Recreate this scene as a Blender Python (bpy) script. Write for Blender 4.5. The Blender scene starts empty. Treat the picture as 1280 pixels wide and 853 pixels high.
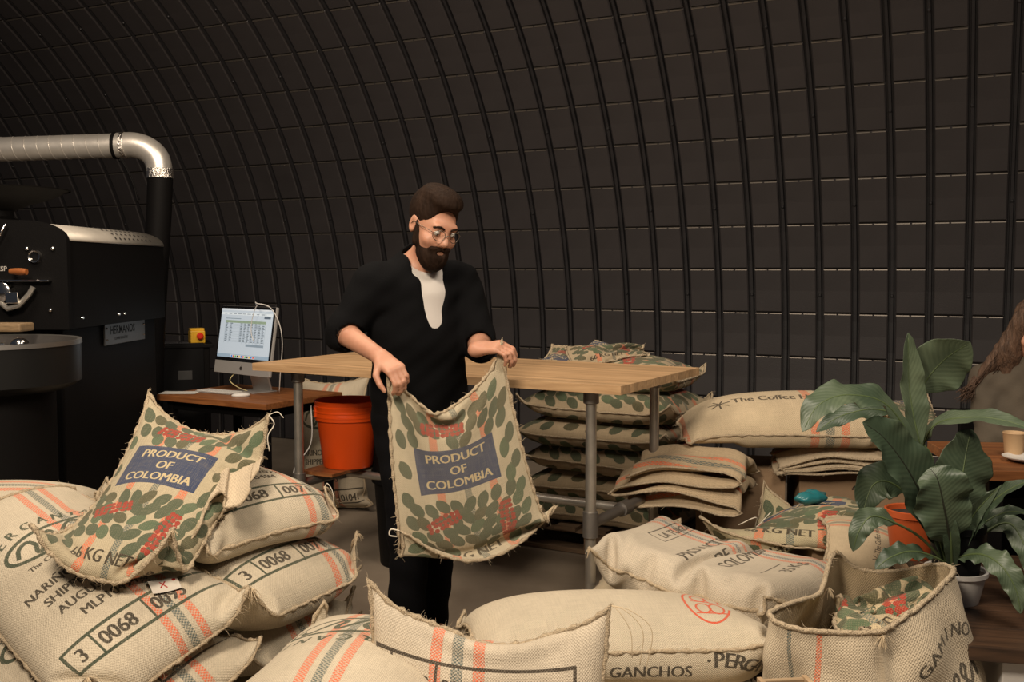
import bpy, bmesh, math, random
import numpy as np
from mathutils import Vector, Matrix, noise as mnoise
random.seed(7); np.random.seed(7)
D = bpy.data; SC = bpy.context.scene; COL = SC.collection
PI = math.pi

# ------------------------------------------------------------------ camera
F = 1270.0; EYE = 1.45; PITCH = math.radians(3.99)
cam_d = D.cameras.new('camera'); cam = D.objects.new('camera', cam_d); COL.objects.link(cam)
cam.location = (0, 0, EYE); cam.rotation_euler = (PI/2 - PITCH, 0, 0)
cam_d.sensor_width = 36.0; cam_d.lens = F*36.0/1280.0; cam_d.clip_start = 0.05
SC.camera = cam

# ------------------------------------------------------------------ world, lights, exposure
w = D.worlds.new('world'); SC.world = w; w.use_nodes = True
w.node_tree.nodes['Background'].inputs[0].default_value = (0.42, 0.48, 0.60, 1)
w.node_tree.nodes['Background'].inputs[1].default_value = 0.05

def area(name, loc, target, size, power, col, sy=None):
    l = D.lights.new(name, 'AREA'); l.shape = 'RECTANGLE'; l.size = size; l.size_y = sy or size
    l.energy = power; l.color = col
    o = D.objects.new(name, l); COL.objects.link(o); o.location = loc
    o.rotation_euler = (Vector(target)-Vector(loc)).to_track_quat('-Z', 'Y').to_euler()
    return o
area('key_lamp', (-1.2, 0.6, 3.35), (-0.3, 3.2, 0.5), 0.7, 128, (1.0, 0.84, 0.66), 0.7)
area('fill_lamp', (1.4, 1.6, 3.5), (0.4, 3.6, 0.5), 0.9, 62, (1.0, 0.86, 0.70), 0.9)
area('rear_lamp', (-0.6, 4.2, 3.5), (-0.8, 4.2, 0.0), 1.0, 26, (1.0, 0.84, 0.66), 1.0)
area('wall_lamp', (-2.0, 3.2, 3.6), (-0.6, 6.8, 2.1), 0.9, 54, (1.0, 0.82, 0.64), 0.9)
SC.view_settings.view_transform = 'Standard'; SC.view_settings.look = 'None'
SC.view_settings.exposure = 0.14; SC.view_settings.gamma = 1.0; SC.view_settings.use_curve_mapping = False

# ------------------------------------------------------------------ basic helpers
def at(u, v, Y):
    """a world point seen at pixel (u, v) of the 1280x853 photo, at distance Y in front"""
    rx = (u-640)/F; ry = (426.5-v)/F
    d = Vector((rx, math.cos(PITCH)+ry*math.sin(PITCH), -math.sin(PITCH)+ry*math.cos(PITCH)))
    return Vector((0, 0, EYE)) + d*(Y/d.y)

def tag(o, label=None, cat=None, group=None, kind=None):
    if label:
        o['label'] = label
        if len(label.split()) > 16: print('LONG', len(label.split()), label)
    if cat: o['category'] = cat
    if group: o['group'] = group
    if kind: o['kind'] = kind
    return o
def empty(name, loc=(0, 0, 0), rz=0.0, label=None, cat=None, group=None):
    o = D.objects.new(name, None); COL.objects.link(o); o.location = loc; o.rotation_euler = (0, 0, rz)
    o.empty_display_size = 0.1
    return tag(o, label, cat, group)
def link(name, me, mat=None, parent=None):
    o = D.objects.new(name, me); COL.objects.link(o)
    if mat is not None:
        me.materials.clear(); me.materials.append(mat)
    if parent is not None: o.parent = parent
    return o
def smooth(me, on=True):
    me.polygons.foreach_set('use_smooth', [on]*len(me.polygons)); me.update()
def auto(o, ang=40):
    me = o.data; bm = bmesh.new(); bm.from_mesh(me)
    for f in bm.faces: f.smooth = True
    for e in bm.edges:
        if len(e.link_faces) == 2 and e.calc_face_angle(0) > math.radians(ang): e.smooth = False
    bm.to_mesh(me); bm.free()

class MB:
    def __init__(s): s.v = []; s.f = []
    def add(s, vs, fs):
        n = len(s.v); s.v += [tuple(p) for p in vs]; s.f += [tuple(i+n for i in f) for f in fs]; return s
    def box(s, c, sz, rz=0.0, M=None, bev=0.0):
        x, y, z = sz[0]/2, sz[1]/2, sz[2]/2
        if M is None: M = Matrix.Translation(c) @ Matrix.Rotation(rz, 4, 'Z')
        else: M = M @ Matrix.Translation(c) @ Matrix.Rotation(rz, 4, 'Z')
        if bev <= 0:
            vs = [M @ Vector((a*x, b*y, d*z)) for d in (-1, 1) for b in (-1, 1) for a in (-1, 1)]
            fs = [(0,2,3,1), (4,5,7,6), (0,1,5,4), (2,6,7,3), (0,4,6,2), (1,3,7,5)]
            return s.add(vs, fs)
        bm = bmesh.new(); bmesh.ops.create_cube(bm, size=1)
        for q in bm.verts: q.co = Vector((q.co.x*sz[0], q.co.y*sz[1], q.co.z*sz[2]))
        bmesh.ops.bevel(bm, geom=list(bm.edges), offset=bev, segments=2, affect='EDGES', profile=0.6)
        bm.verts.index_update()
        s.add([M @ q.co for q in bm.verts], [[q.index for q in f.verts] for f in bm.faces]); bm.free(); return s
    def tube(s, pts, r, n=10, cap=True, closed=False):
        pts = [Vector(p) for p in pts]; m = len(pts)
        rr = r if isinstance(r, (list, tuple)) else [r]*m
        up = None; base = len(s.v)
        for i, p in enumerate(pts):
            if closed: t = pts[(i+1) % m]-pts[i-1]
            else: t = pts[min(i+1, m-1)]-pts[max(i-1, 0)]
            if t.length < 1e-9: t = Vector((0, 0, 1))
            t.normalize()
            if up is None: up = Vector((0, 0, 1)) if abs(t.z) < 0.9 else Vector((1, 0, 0))
            a = up - t*up.dot(t)
            if a.length < 1e-6: a = t.orthogonal()
            a.normalize(); up = a; b = t.cross(a)
            for k in range(n):
                an = 2*PI*k/n; s.v.append(tuple(p + (a*math.cos(an)+b*math.sin(an))*rr[i]))
        for i in range(m if closed else m-1):
            for k in range(n):
                j = (i+1) % m
                s.f.append((base+i*n+k, base+i*n+(k+1) % n, base+j*n+(k+1) % n, base+j*n+k))
        if cap and not closed:
            s.f.append(tuple(base+k for k in range(n))[::-1]); s.f.append(tuple(base+(m-1)*n+k for k in range(n)))
        return s
    def lathe(s, prof, c=(0, 0, 0), n=32, M=None, cap=False):
        M = M or Matrix.Translation(c); b = len(s.v); m = len(prof)
        for (r, z) in prof:
            for k in range(n):
                a = 2*PI*k/n; s.v.append(tuple(M @ Vector((r*math.cos(a), r*math.sin(a), z))))
        for i in range(m-1):
            for k in range(n):
                s.f.append((b+i*n+k, b+i*n+(k+1) % n, b+(i+1)*n+(k+1) % n, b+(i+1)*n+k))
        if cap:
            s.f.append(tuple(b+k for k in range(n))[::-1]); s.f.append(tuple(b+(m-1)*n+k for k in range(n)))
        return s
    def ball(s, c, r, n=12, sq=(1, 1, 1), M=None):
        m = n//2; M = M or Matrix.Identity(4); b = len(s.v)
        for i in range(m+1):
            th = PI*i/m
            for k in range(n):
                a = 2*PI*k/n
                s.v.append(tuple(M @ (Vector(c)+Vector((r*sq[0]*math.sin(th)*math.cos(a), r*sq[1]*math.sin(th)*math.sin(a), r*sq[2]*math.cos(th))))))
        for i in range(m):
            for k in range(n):
                s.f.append((b+i*n+k, b+(i+1)*n+k, b+(i+1)*n+(k+1) % n, b+i*n+(k+1) % n))
        return s
    def prism(s, poly, axis_from, axis_to):
        """poly: list of 3d points (a face) swept by the vector axis_to-axis_from"""
        dv = Vector(axis_to)-Vector(axis_from); n = len(poly)
        vs = [Vector(p) for p in poly]+[Vector(p)+dv for p in poly]
        fs = [tuple(range(n))[::-1], tuple(range(n, 2*n))]+[(i, (i+1) % n, n+(i+1) % n, n+i) for i in range(n)]
        return s.add(vs, fs)
    def build(s, name, mat=None, parent=None, sm=None):
        me = D.meshes.new(name); me.from_pydata(s.v, [], s.f); me.validate(); me.update()
        bm = bmesh.new(); bm.from_mesh(me); bmesh.ops.recalc_face_normals(bm, faces=bm.faces); bm.to_mesh(me); bm.free()
        o = link(name, me, mat, parent)
        if sm: auto(o, sm)
        return o

def catmull(pts, n):
    P = [Vector(p) for p in pts]; P = [P[0]*2-P[1]]+P+[P[-1]*2-P[-2]]; out = []
    m = len(P)-3
    for k in range(n):
        t = k/(n-1)*m; i = min(int(t), m-1); t -= i
        a, b, c, d = P[i:i+4]
        out.append(0.5*((2*b)+(c-a)*t+(2*a-5*b+4*c-d)*t*t+(3*b-a-3*c+d)*t**3))
    return out

# ------------------------------------------------------------------ materials
def new_mat(name):
    m = D.materials.new(name); m.use_nodes = True; nt = m.node_tree
    return m, nt, nt.nodes['Principled BSDF']
def simple(name, col, rough=0.5, metal=0.0, bump=0.0, bscale=200.0, var=0.0, vscale=5.0, coat=0.0, alpha=None, stretch=(1, 1, 1)):
    m, nt, b = new_mat(name); N = nt.nodes; L = nt.links
    b.inputs['Base Color'].default_value = (*col, 1); b.inputs['Roughness'].default_value = rough
    b.inputs['Metallic'].default_value = metal; b.inputs['Specular IOR Level'].default_value = 0.10 if (max(col) < .02 and rough > .4) else 0.5; b.inputs['Coat Weight'].default_value = coat
    tc = N.new('ShaderNodeTexCoord'); mp = N.new('ShaderNodeMapping'); mp.inputs['Scale'].default_value = stretch
    L.new(tc.outputs['Object'], mp.inputs[0])
    if var > 0:
        n = N.new('ShaderNodeTexNoise'); n.inputs['Scale'].default_value = vscale; n.inputs['Detail'].default_value = 6
        L.new(mp.outputs[0], n.inputs[0])
        r = N.new('ShaderNodeValToRGB'); L.new(n.outputs[0], r.inputs[0])
        r.color_ramp.elements[0].position = 0.3; r.color_ramp.elements[1].position = 0.7
        r.color_ramp.elements[0].color = (*[c*(1-var) for c in col], 1); r.color_ramp.elements[1].color = (*[min(1, c*(1+var)) for c in col], 1)
        L.new(r.outputs[0], b.inputs['Base Color'])
    if bump > 0:
        n2 = N.new('ShaderNodeTexNoise'); n2.inputs['Scale'].default_value = bscale; n2.inputs['Detail'].default_value = 4
        L.new(mp.outputs[0], n2.inputs[0]); bp = N.new('ShaderNodeBump'); bp.inputs['Strength'].default_value = bump
        bp.inputs['Distance'].default_value = 0.01
        L.new(n2.outputs[0], bp.inputs['Height']); L.new(bp.outputs[0], b.inputs['Normal'])
    return m

def srgb(r, g, b):
    f = lambda c: (c/255/12.92 if c/255 <= 0.04045 else ((c/255+0.055)/1.055)**2.4)
    return (f(r), f(g), f(b))

M_black = simple('black_paint', (0.005, 0.0045, 0.0045), 0.6, 0.0, 0.1, 150)
M_blackplastic = simple('black_plastic', (0.006, 0.006, 0.0065), 0.5)
M_steel = simple('galvanised_pipe', (0.50, 0.47, 0.42), 0.36, 0.8, 0.05, 60, 0.15, 14)
M_castiron = simple('pipe_fitting', (0.30, 0.28, 0.26), 0.5, 0.9, 0.1, 150)
M_chrome = simple('chrome', (0.75, 0.72, 0.68), 0.15, 1.0)
M_duct = simple('duct_sheet', (0.74, 0.70, 0.64), 0.38, 0.72, 0.08, 30, 0.1, 8)
M_foil = simple('foil_tape', (0.85, 0.80, 0.74), 0.28, 1.0, 1.0, 90)
M_brushed = simple('brushed_steel_cover', (0.50, 0.46, 0.40), 0.45, 0.45, 0.05, 60, 0.1, 6)
M_alu = simple('aluminium', (0.55, 0.53, 0.51), 0.35, 0.5)
M_orange = simple('orange_plastic', (0.85, 0.09, 0.006), 0.4, 0.0, 0.05, 20)
M_terra = simple('orange_pot_plastic', (0.50, 0.09, 0.02), 0.5, 0, 0.05, 30, 0.1)
M_white = simple('white_plastic', (0.62, 0.60, 0.57), 0.45)
M_paper = simple('white_paper', (0.66, 0.64, 0.60), 0.8)
M_yellow = simple('yellow_plastic', (0.75, 0.42, 0.02), 0.45)
M_red = simple('red_plastic', (0.7, 0.03, 0.01), 0.4)
M_card = simple('cardboard', (0.27, 0.175, 0.10), 0.85, 0, 0.1, 90, 0.1, 4)
M_cup = simple('kraft_paper_cup', (0.50, 0.33, 0.18), 0.75, 0, 0.05, 80, 0.06)
M_twine = simple('jute_twine', (0.60, 0.48, 0.32), 0.95)
M_white_twine = simple('white_twine', (0.68, 0.62, 0.52), 0.9)
M_soil = simple('potting_soil', (0.03, 0.02, 0.014), 0.95, 0, 0.8, 90, 0.4, 60)
M_ink = simple('black_ink', (0.02, 0.017, 0.015), 0.8)
M_rubber = simple('black_rubber', (0.02, 0.02, 0.02), 0.6)

def wood_mat(name, c1, c2, rough=0.5, scale=1.0, stretch=(1.5, 18, 18), coat=0.0):
    m, nt, b = new_mat(name); N = nt.nodes; L = nt.links
    tc = N.new('ShaderNodeTexCoord'); mp = N.new('ShaderNodeMapping'); mp.inputs['Scale'].default_value = stretch
    oi = N.new('ShaderNodeObjectInfo'); ad = N.new('ShaderNodeVectorMath'); ad.operation = 'MULTIPLY_ADD'
    cb = N.new('ShaderNodeCombineXYZ'); L.new(oi.outputs['Random'], cb.inputs[0]); L.new(oi.outputs['Random'], cb.inputs[1])
    ad.inputs[1].default_value = (9, 7, 5); L.new(cb.outputs[0], ad.inputs[0]); L.new(tc.outputs['Object'], ad.inputs[2])
    L.new(ad.outputs[0], mp.inputs[0])
    n = N.new('ShaderNodeTexNoise'); n.inputs['Scale'].default_value = 3*scale; n.inputs['Detail'].default_value = 8; n.inputs['Distortion'].default_value = 0.6
    L.new(mp.outputs[0], n.inputs[0])
    r = N.new('ShaderNodeValToRGB'); r.color_ramp.elements[0].position = 0.32; r.color_ramp.elements[1].position = 0.68
    r.color_ramp.elements[0].color = (*c1, 1); r.color_ramp.elements[1].color = (*c2, 1); L.new(n.outputs[0], r.inputs[0])
    mx = N.new('ShaderNodeHueSaturation'); L.new(r.outputs[0], mx.inputs['Color'])
    mr = N.new('ShaderNodeMapRange'); mr.inputs[3].default_value = 0.82; mr.inputs[4].default_value = 1.16
    L.new(oi.outputs['Random'], mr.inputs[0]); L.new(mr.outputs[0], mx.inputs['Value'])
    L.new(mx.outputs[0], b.inputs['Base Color']); b.inputs['Roughness'].default_value = rough; b.inputs['Coat Weight'].default_value = coat
    bp = N.new('ShaderNodeBump'); bp.inputs['Strength'].default_value = 0.15; bp.inputs['Distance'].default_value = 0.005
    L.new(n.outputs[0], bp.inputs['Height']); L.new(bp.outputs[0], b.inputs['Normal'])
    return m
M_beech = wood_mat('oiled_butcher_block', (0.42, 0.255, 0.13), (0.60, 0.39, 0.21), 0.45)
M_desk = wood_mat('varnished_desk_wood', (0.16, 0.055, 0.018), (0.30, 0.115, 0.038), 0.4)
M_dark = wood_mat('dark_stained_planks', (0.028, 0.016, 0.010), (0.075, 0.040, 0.022), 0.42)
M_pallet = wood_mat('pallet_wood', (0.08, 0.050, 0.028), (0.17, 0.11, 0.065), 0.85)
M_crate = wood_mat('pale_crate_wood', (0.30, 0.20, 0.11), (0.45, 0.32, 0.19), 0.8)

# ------------------------------------------------------------------ floor
def floor_mat():
    m, nt, b = new_mat('worn_concrete'); N = nt.nodes; L = nt.links
    tc = N.new('ShaderNodeTexCoord')
    n = N.new('ShaderNodeTexNoise'); n.inputs['Scale'].default_value = 1.3; n.inputs['Detail'].default_value = 9; n.inputs['Roughness'].default_value = 0.65
    L.new(tc.outputs['Object'], n.inputs[0]); r = N.new('ShaderNodeValToRGB'); L.new(n.outputs[0], r.inputs[0])
    r.color_ramp.elements[0].position = 0.3; r.color_ramp.elements[0].color = (0.17, 0.135, 0.10, 1)
    r.color_ramp.elements[1].position = 0.75; r.color_ramp.elements[1].color = (0.31, 0.255, 0.195, 1)
    L.new(r.outputs[0], b.inputs['Base Color']); b.inputs['Roughness'].default_value = 0.6
    n2 = N.new('ShaderNodeTexNoise'); n2.inputs['Scale'].default_value = 60; L.new(tc.outputs['Object'], n2.inputs[0])
    bp = N.new('ShaderNodeBump'); bp.inputs['Strength'].default_value = 0.1; L.new(n2.outputs[0], bp.inputs['Height']); L.new(bp.outputs[0], b.inputs['Normal'])
    return m
fl = MB().box((0, 4, -0.05), (24, 20, 0.1)).build('floor', floor_mat()); tag(fl, kind='structure')

# ------------------------------------------------------------------ vaulted back wall of ribbed dark panels
WD = 7.0; TH = math.radians(25.7); Z0 = 0.71; RA = 3.36
WN = Vector((math.sin(TH), math.cos(TH), 0)); WA = Vector((math.cos(TH), -math.sin(TH), 0))
def arch(s, off=0.0):
    """arc length s -> (distance from camera plane, height, inward normal (d, z))"""
    if s <= Z0: return WD-off, s
    a = min((s-Z0)/RA, PI/2)
    return WD-RA+(RA-off)*math.cos(a), Z0+(RA-off)*math.sin(a)
def wp(t, s, off=0.0):
    d, z = arch(s, off); return WN*d + WA*t + Vector((0, 0, z))
M_wall = simple('charcoal_panel_paint', (0.040, 0.036, 0.037), 0.42, 0.0, 0.12, 220, 0.15, 2.0)
M_wallrib = simple('black_rib_paint', (0.022, 0.021, 0.023), 0.45, 0.0, 0.05, 100)
mb = MB(); T0, T1, NS = -12.0, 4.5, 26; SMAX = Z0+RA*PI/2
ss = [0, Z0]+[Z0+(SMAX-Z0)*k/NS for k in range(1, NS+1)]
vs = []; 
for s_ in ss: vs += [wp(T0, s_, 0), wp(T1, s_, 0)]
for s_ in ss: vs += [wp(T0, s_, -0.08), wp(T1, s_, -0.08)]
n2 = len(ss)*2; fs = []
for k in range(len(ss)-1):
    fs += [(2*k, 2*k+1, 2*k+3, 2*k+2), (n2+2*k, n2+2*k+2, n2+2*k+3, n2+2*k+1)]
    fs += [(2*k, 2*k+2, n2+2*k+2, n2+2*k), (2*k+1, n2+2*k+1, n2+2*k+3, 2*k+3)]
mb.add(vs, fs)
wall = mb.build('wall_back', M_wallrib); tag(wall, kind='structure')
RS = 0.2237; SS = 0.301; S_PH = 1.4715
nr0 = int(math.floor((T0+0.3)/RS)); nr1 = int((T1-0.3)/RS)
def inframe(p):
    v = p-Vector((0, 0, EYE)); c, s_ = math.cos(PITCH), math.sin(PITCH)
    yc = v.y*c-v.z*s_; zc = v.z*c+v.y*s_
    if yc < 0.5: return None
    return 640+F*v.x/yc, 426.5-F*zc/yc, yc
PW = RS-0.046; PT = 0.030
def panel_geo(tc, s0, s1, mid):
    """a pan with chamfered border, curved in two facets"""
    g = 0.003; ch = 0.007; vs = []; ts = [-PW/2, -PW/2+ch, PW/2-ch, PW/2]; sl = [s0+g, s0+g+ch, (s0+s1)/2, s1-g-ch, s1-g]
    for i, s_ in enumerate(sl):
        for j, t in enumerate(ts):
            off = PT if (0 < i < 4 and 0 < j < 3) else (PT-.016 if i == 4 else PT-ch)
            vs.append(wp(tc+t, s_, off)-mid)
    fs = [(i*4+j, i*4+j+1, i*4+j+5, i*4+j+4) for i in range(4) for j in range(3)]
    n = len(vs); ring = [0, 1, 2, 3, 7, 11, 15, 19, 18, 17, 16, 12, 8, 4]
    for k in ring:
        i, j = divmod(k, 4); vs.append(wp(tc+ts[j], sl[i], 0.0)-mid)
    m = len(ring)
    for k in range(m): fs.append((ring[k], ring[(k+1) % m], n+(k+1) % m, n+k))
    # folded lip along the lap seam, notched mid-way; its pale colour paints a highlight
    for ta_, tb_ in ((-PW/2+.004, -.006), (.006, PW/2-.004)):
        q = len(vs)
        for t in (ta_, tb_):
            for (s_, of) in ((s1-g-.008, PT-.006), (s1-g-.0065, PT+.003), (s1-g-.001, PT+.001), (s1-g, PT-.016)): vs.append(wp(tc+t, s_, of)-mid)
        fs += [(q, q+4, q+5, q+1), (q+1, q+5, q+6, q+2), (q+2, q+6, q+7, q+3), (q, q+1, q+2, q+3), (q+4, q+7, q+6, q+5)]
    return vs, fs
cand = []
rows = [(k, S_PH+k*SS) for k in range(-5, 14) if S_PH+k*SS >= -0.3]
for ir in range(nr0, nr1):
    tc = 0.04+(ir+0.5)*RS
    for k, s0 in rows:
        s0c = max(s0, 0.0); s1 = min(s0+SS, SMAX-0.01)
        if s1-s0c < 0.05: continue
        p = wp(tc, (s0c+s1)/2); q = inframe(p)
        vis = q and -20 < q[0] < 1300 and -30 < q[1] < 600
        cand.append((q[2] if vis else 99+random.random(), tc, s0c, s1, k))
cand.sort()
meshes = {}; rest = MB(); M_lip = simple('lip_highlight', (.12, .105, .09), .36, .5)  # lip colour lighter than the panels, a seam highlight put into the material
for n_, (dd, tc, s0, s1, k) in enumerate(cand):
    mid = wp(tc, (s0+s1)/2, 0.0)
    if n_ < 300 and dd < 90:
        if k not in meshes:
            vs, fs = panel_geo(tc, s0, s1, mid); me = D.meshes.new('panel'); me.from_pydata([tuple(v) for v in vs], [], fs); me.update()
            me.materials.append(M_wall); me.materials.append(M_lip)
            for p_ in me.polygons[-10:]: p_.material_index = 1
            meshes[k] = me
        o = D.objects.new('panel', meshes[k]); COL.objects.link(o); o.location = mid; o.parent = wall
    else:
        vs, fs = panel_geo(tc, s0, s1, Vector((0, 0, 0))); rest.add(vs, fs)
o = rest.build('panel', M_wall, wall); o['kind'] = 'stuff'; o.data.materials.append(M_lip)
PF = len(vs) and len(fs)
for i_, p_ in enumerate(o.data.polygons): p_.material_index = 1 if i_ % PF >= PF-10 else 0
for me in list(meshes.values()):
    bm = bmesh.new(); bm.from_mesh(me); bmesh.ops.recalc_face_normals(bm, faces=bm.faces); bm.to_mesh(me); bm.free()
# ribs in the grooves with bolt heads
rme = None
bolts = MB()
for ir in range(nr0, nr1+1):
    t = 0.04+ir*RS
    if rme is None:
        r_ = MB(); vv = []; ff = []
        for s_ in ss[:-1]:
            for (dt, of) in ((-0.011, 0.0), (-0.008, 0.022), (0.008, 0.022), (0.011, 0.0)): vv.append(wp(dt, s_, of))
        for k in range(len(ss)-2):
            for j in range(3): ff.append((k*4+j, k*4+j+1, k*4+j+5, k*4+j+4))
        r_.add(vv, ff); ro = r_.build('rib', M_wallrib, wall); rme = ro.data; ro.location = WA*t
    else:
        ro = D.objects.new('rib', rme); COL.objects.link(ro); ro.parent = wall; ro.location = WA*t
bme = None; cnt = 0
for ir in range(nr0, nr1+1):
    t = 0.04+ir*RS
    for kk in range(0, 4):
        s_ = S_PH-0.18+kk*4*SS+(0.0 if ir % 2 else 2*SS)-2*SS*0
        if s_ > SMAX-0.2: continue
        p = wp(t, s_, 0.021); q = inframe(p)
        if not q or not (-5 < q[0] < 1285 and -5 < q[1] < 500): continue
        a = max(0, (s_-Z0)/RA); nd = WN*(-math.cos(a))+Vector((0, 0, -math.sin(a)))
        if bme is None:
            b_ = MB().lathe([(0.011, 0), (0.011, 0.004), (0.007, 0.010), (0.0005, 0.011)], n=8); bo = b_.build('bolt', M_wallrib, wall, 40); bme = bo.data
        else: bo = D.objects.new('bolt', bme); COL.objects.link(bo); bo.parent = wall
        bo.location = p; bo.rotation_euler = nd.to_track_quat('Z', 'Y').to_euler(); cnt += 1

# ================================================================== flat prints, drawn by the script
GL = {}
def glyph_tris(text, bold=0.0):
    """triangles of a line of text, em units, left aligned at 0"""
    key = (text, bold)
    if key in GL: return GL[key]
    cu = D.curves.new('t', 'FONT'); cu.body = text; cu.size = 1.0; cu.offset = bold; cu.resolution_u = 3
    o = D.objects.new('t', cu); COL.objects.link(o)
    dg = bpy.context.evaluated_depsgraph_get(); me = o.evaluated_get(dg).to_mesh(); me.calc_loop_triangles()
    n = len(me.vertices); co = np.zeros(n*3); me.vertices.foreach_get('co', co); co = co.reshape(-1, 3)[:, :2]
    t = np.zeros(len(me.loop_triangles)*3, dtype=np.int32); me.loop_triangles.foreach_get('vertices', t)
    tr = co[t.reshape(-1, 3)] if n else np.zeros((0, 3, 2))
    o.evaluated_get(dg).to_mesh_clear(); D.objects.remove(o); D.curves.remove(cu)
    GL[key] = tr; return tr

class Canvas:
    """two faces side by side, metres; front x in 0..W, back x in W..2W, y in 0..L"""
    def __init__(s, W, L, res=1000, base=(0, 0, 0, 0), faces=2):
        s.W, s.L, s.res = W, L, res; s.a = np.zeros((int(L*res), int(faces*W*res), 4), dtype=np.float32); s.a[:] = base
    def tris(s, tr, col, alpha=1.0):
        T = tr*s.res; H, Wd = s.a.shape[:2]; col = np.array([*col, alpha], dtype=np.float32)
        for a, b, c in T:
            x0 = max(int(min(a[0], b[0], c[0])), 0); x1 = min(int(max(a[0], b[0], c[0]))+2, Wd)
            y0 = max(int(min(a[1], b[1], c[1])), 0); y1 = min(int(max(a[1], b[1], c[1]))+2, H)
            if x1 <= x0 or y1 <= y0: continue
            X = np.arange(x0, x1)[None, :]+0.5; Y = np.arange(y0, y1)[:, None]+0.5
            e0 = (b[0]-a[0])*(Y-a[1])-(b[1]-a[1])*(X-a[0]); e1 = (c[0]-b[0])*(Y-b[1])-(c[1]-b[1])*(X-b[0]); e2 = (a[0]-c[0])*(Y-c[1])-(a[1]-c[1])*(X-c[0])
            m = ((e0 >= -.4) & (e1 >= -.4) & (e2 >= -.4)) | ((e0 <= .4) & (e1 <= .4) & (e2 <= .4))
            s.a[y0:y1, x0:x1][m] = col
    def poly(s, pts, col, alpha=1.0):
        P = np.array(pts)*s.res; H, Wd = s.a.shape[:2]
        x0, y0 = np.maximum(P.min(0).astype(int), 0); x1 = min(int(P[:, 0].max())+2, Wd); y1 = min(int(P[:, 1].max())+2, H)
        if x1 <= x0 or y1 <= y0: return
        X = np.arange(x0, x1)[None, :]+0.5; Y = np.arange(y0, y1)[:, None]+0.5; ins = np.zeros((y1-y0, x1-x0), bool)
        n = len(P)
        for i in range(n):
            (ax, ay), (bx, by) = P[i], P[(i+1) % n]
            if ay == by: continue
            ins ^= ((ay > Y) != (by > Y)) & (X < (bx-ax)*(Y-ay)/(by-ay)+ax)
        s.a[y0:y1, x0:x1][ins] = np.array([*col, alpha], dtype=np.float32)
    def line(s, pts, wd, col, alpha=1.0):
        for (a, b) in zip(pts[:-1], pts[1:]):
            a = np.array(a, float); b = np.array(b, float); d = b-a; L = np.hypot(*d)
            if L < 1e-6: continue
            n = np.array([-d[1], d[0]])/L*wd/2; e = d/L*wd*0.35
            s.poly([a+n-e, b+n+e, b-n+e, a-n-e], col, alpha)
    def rect(s, x0, y0, x1, y1, col, alpha=1.0): s.poly([(x0, y0), (x1, y0), (x1, y1), (x0, y1)], col, alpha)
    def frame(s, x0, y0, x1, y1, wd, col): s.line([(x0, y0), (x1, y0), (x1, y1), (x0, y1), (x0, y0)], wd, col)
    def text(s, t, x, y, h, col, bold=0.012, sx=1.0, rot=0.0, align='l', alpha=1.0):
        tr = glyph_tris(t)
        if not len(tr): return
        tr = tr*np.array([h*1.36*sx, h*1.36]); wd = tr[..., 0].max()
        if align == 'c': tr = tr-np.array([wd/2, 0])
        c, q = math.cos(rot), math.sin(rot); R2 = np.array([[c, q], [-q, c]])
        for dx in (-1, 0, 1): s.tris((tr+np.array([dx*h*.045, 0])) @ R2+np.array([x, y]), col, alpha)
    def arc(s, t, cx, cy, r, h, col, a0, a1, bold=0.02, inner=False, ry=None):
        """letters along an ellipse from angle a0 to a1 (radians); inner: tops towards the centre"""
        n = len(t); ry = ry or r
        for i, ch in enumerate(t):
            if ch == ' ': continue
            a = a0+(a1-a0)*(i+0.5)/n; tr = glyph_tris(ch)*h*1.36; tr = tr-np.array([(tr[..., 0].max()+tr[..., 0].min())/2, 0])
            x, y = cx+r*math.cos(a), cy+ry*math.sin(a); tang = math.atan2(ry*math.cos(a), -r*math.sin(a))
            rot = tang+(0 if inner else PI); c, q = math.cos(rot), math.sin(rot)
            for dx in (-1, 0, 1): s.tris((tr+np.array([dx*h*.045, 0])) @ np.array([[c, q], [-q, c]])+np.array([x, y]), col)
    def ellipse(s, cx, cy, rx, ry, wd, col, a0=0, a1=2*PI, n=40, rot=0.0):
        c, q = math.cos(rot), math.sin(rot); P = []
        for k in range(n+1):
            a = a0+(a1-a0)*k/n; x, y = rx*math.cos(a), ry*math.sin(a); P.append((cx+c*x-q*y, cy+q*x+c*y))
        if wd <= 0: s.poly(P, col)
        else: s.line(P, wd, col)
    def stripe(s, cx, wd, col, y0=0.0, y1=None, slant=0.0, horizontal=False):
        """a woven stripe: coloured yarn showing in a checker of dashes"""
        H, Wd = s.a.shape[:2]; y1 = y1 or s.L
        if horizontal: A = s.a.transpose(1, 0, 2)
        else: A = s.a
        Y = np.arange(A.shape[0])[:, None]/s.res; X = np.arange(A.shape[1])[None, :]/s.res
        m = (abs(X-cx-slant*np.sin(Y*5)) < wd/2) & (Y > y0) & (Y < y1)
        p = 0.0062
        chk = (((X/p).astype(int)+(Y/(p*0.8)).astype(int)) % 2 == 0)
        rn = np.random.rand(*m.shape) < 0.95
        mm = m & rn; al = np.where(chk, 1.0, 0.30)
        A[mm] = np.concatenate([np.tile(np.array(col, dtype=np.float32), (mm.sum(), 1)), al[mm][:, None].astype(np.float32)], 1)
    def image(s, name):
        H, Wd = s.a.shape[:2]; im = D.images.new(name, Wd, H, alpha=True)
        im.alpha_mode = 'CHANNEL_PACKED'
        im.pixels.foreach_set(s.a.astype(np.float32).ravel()); im.update(); im.pack(); return im

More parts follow.
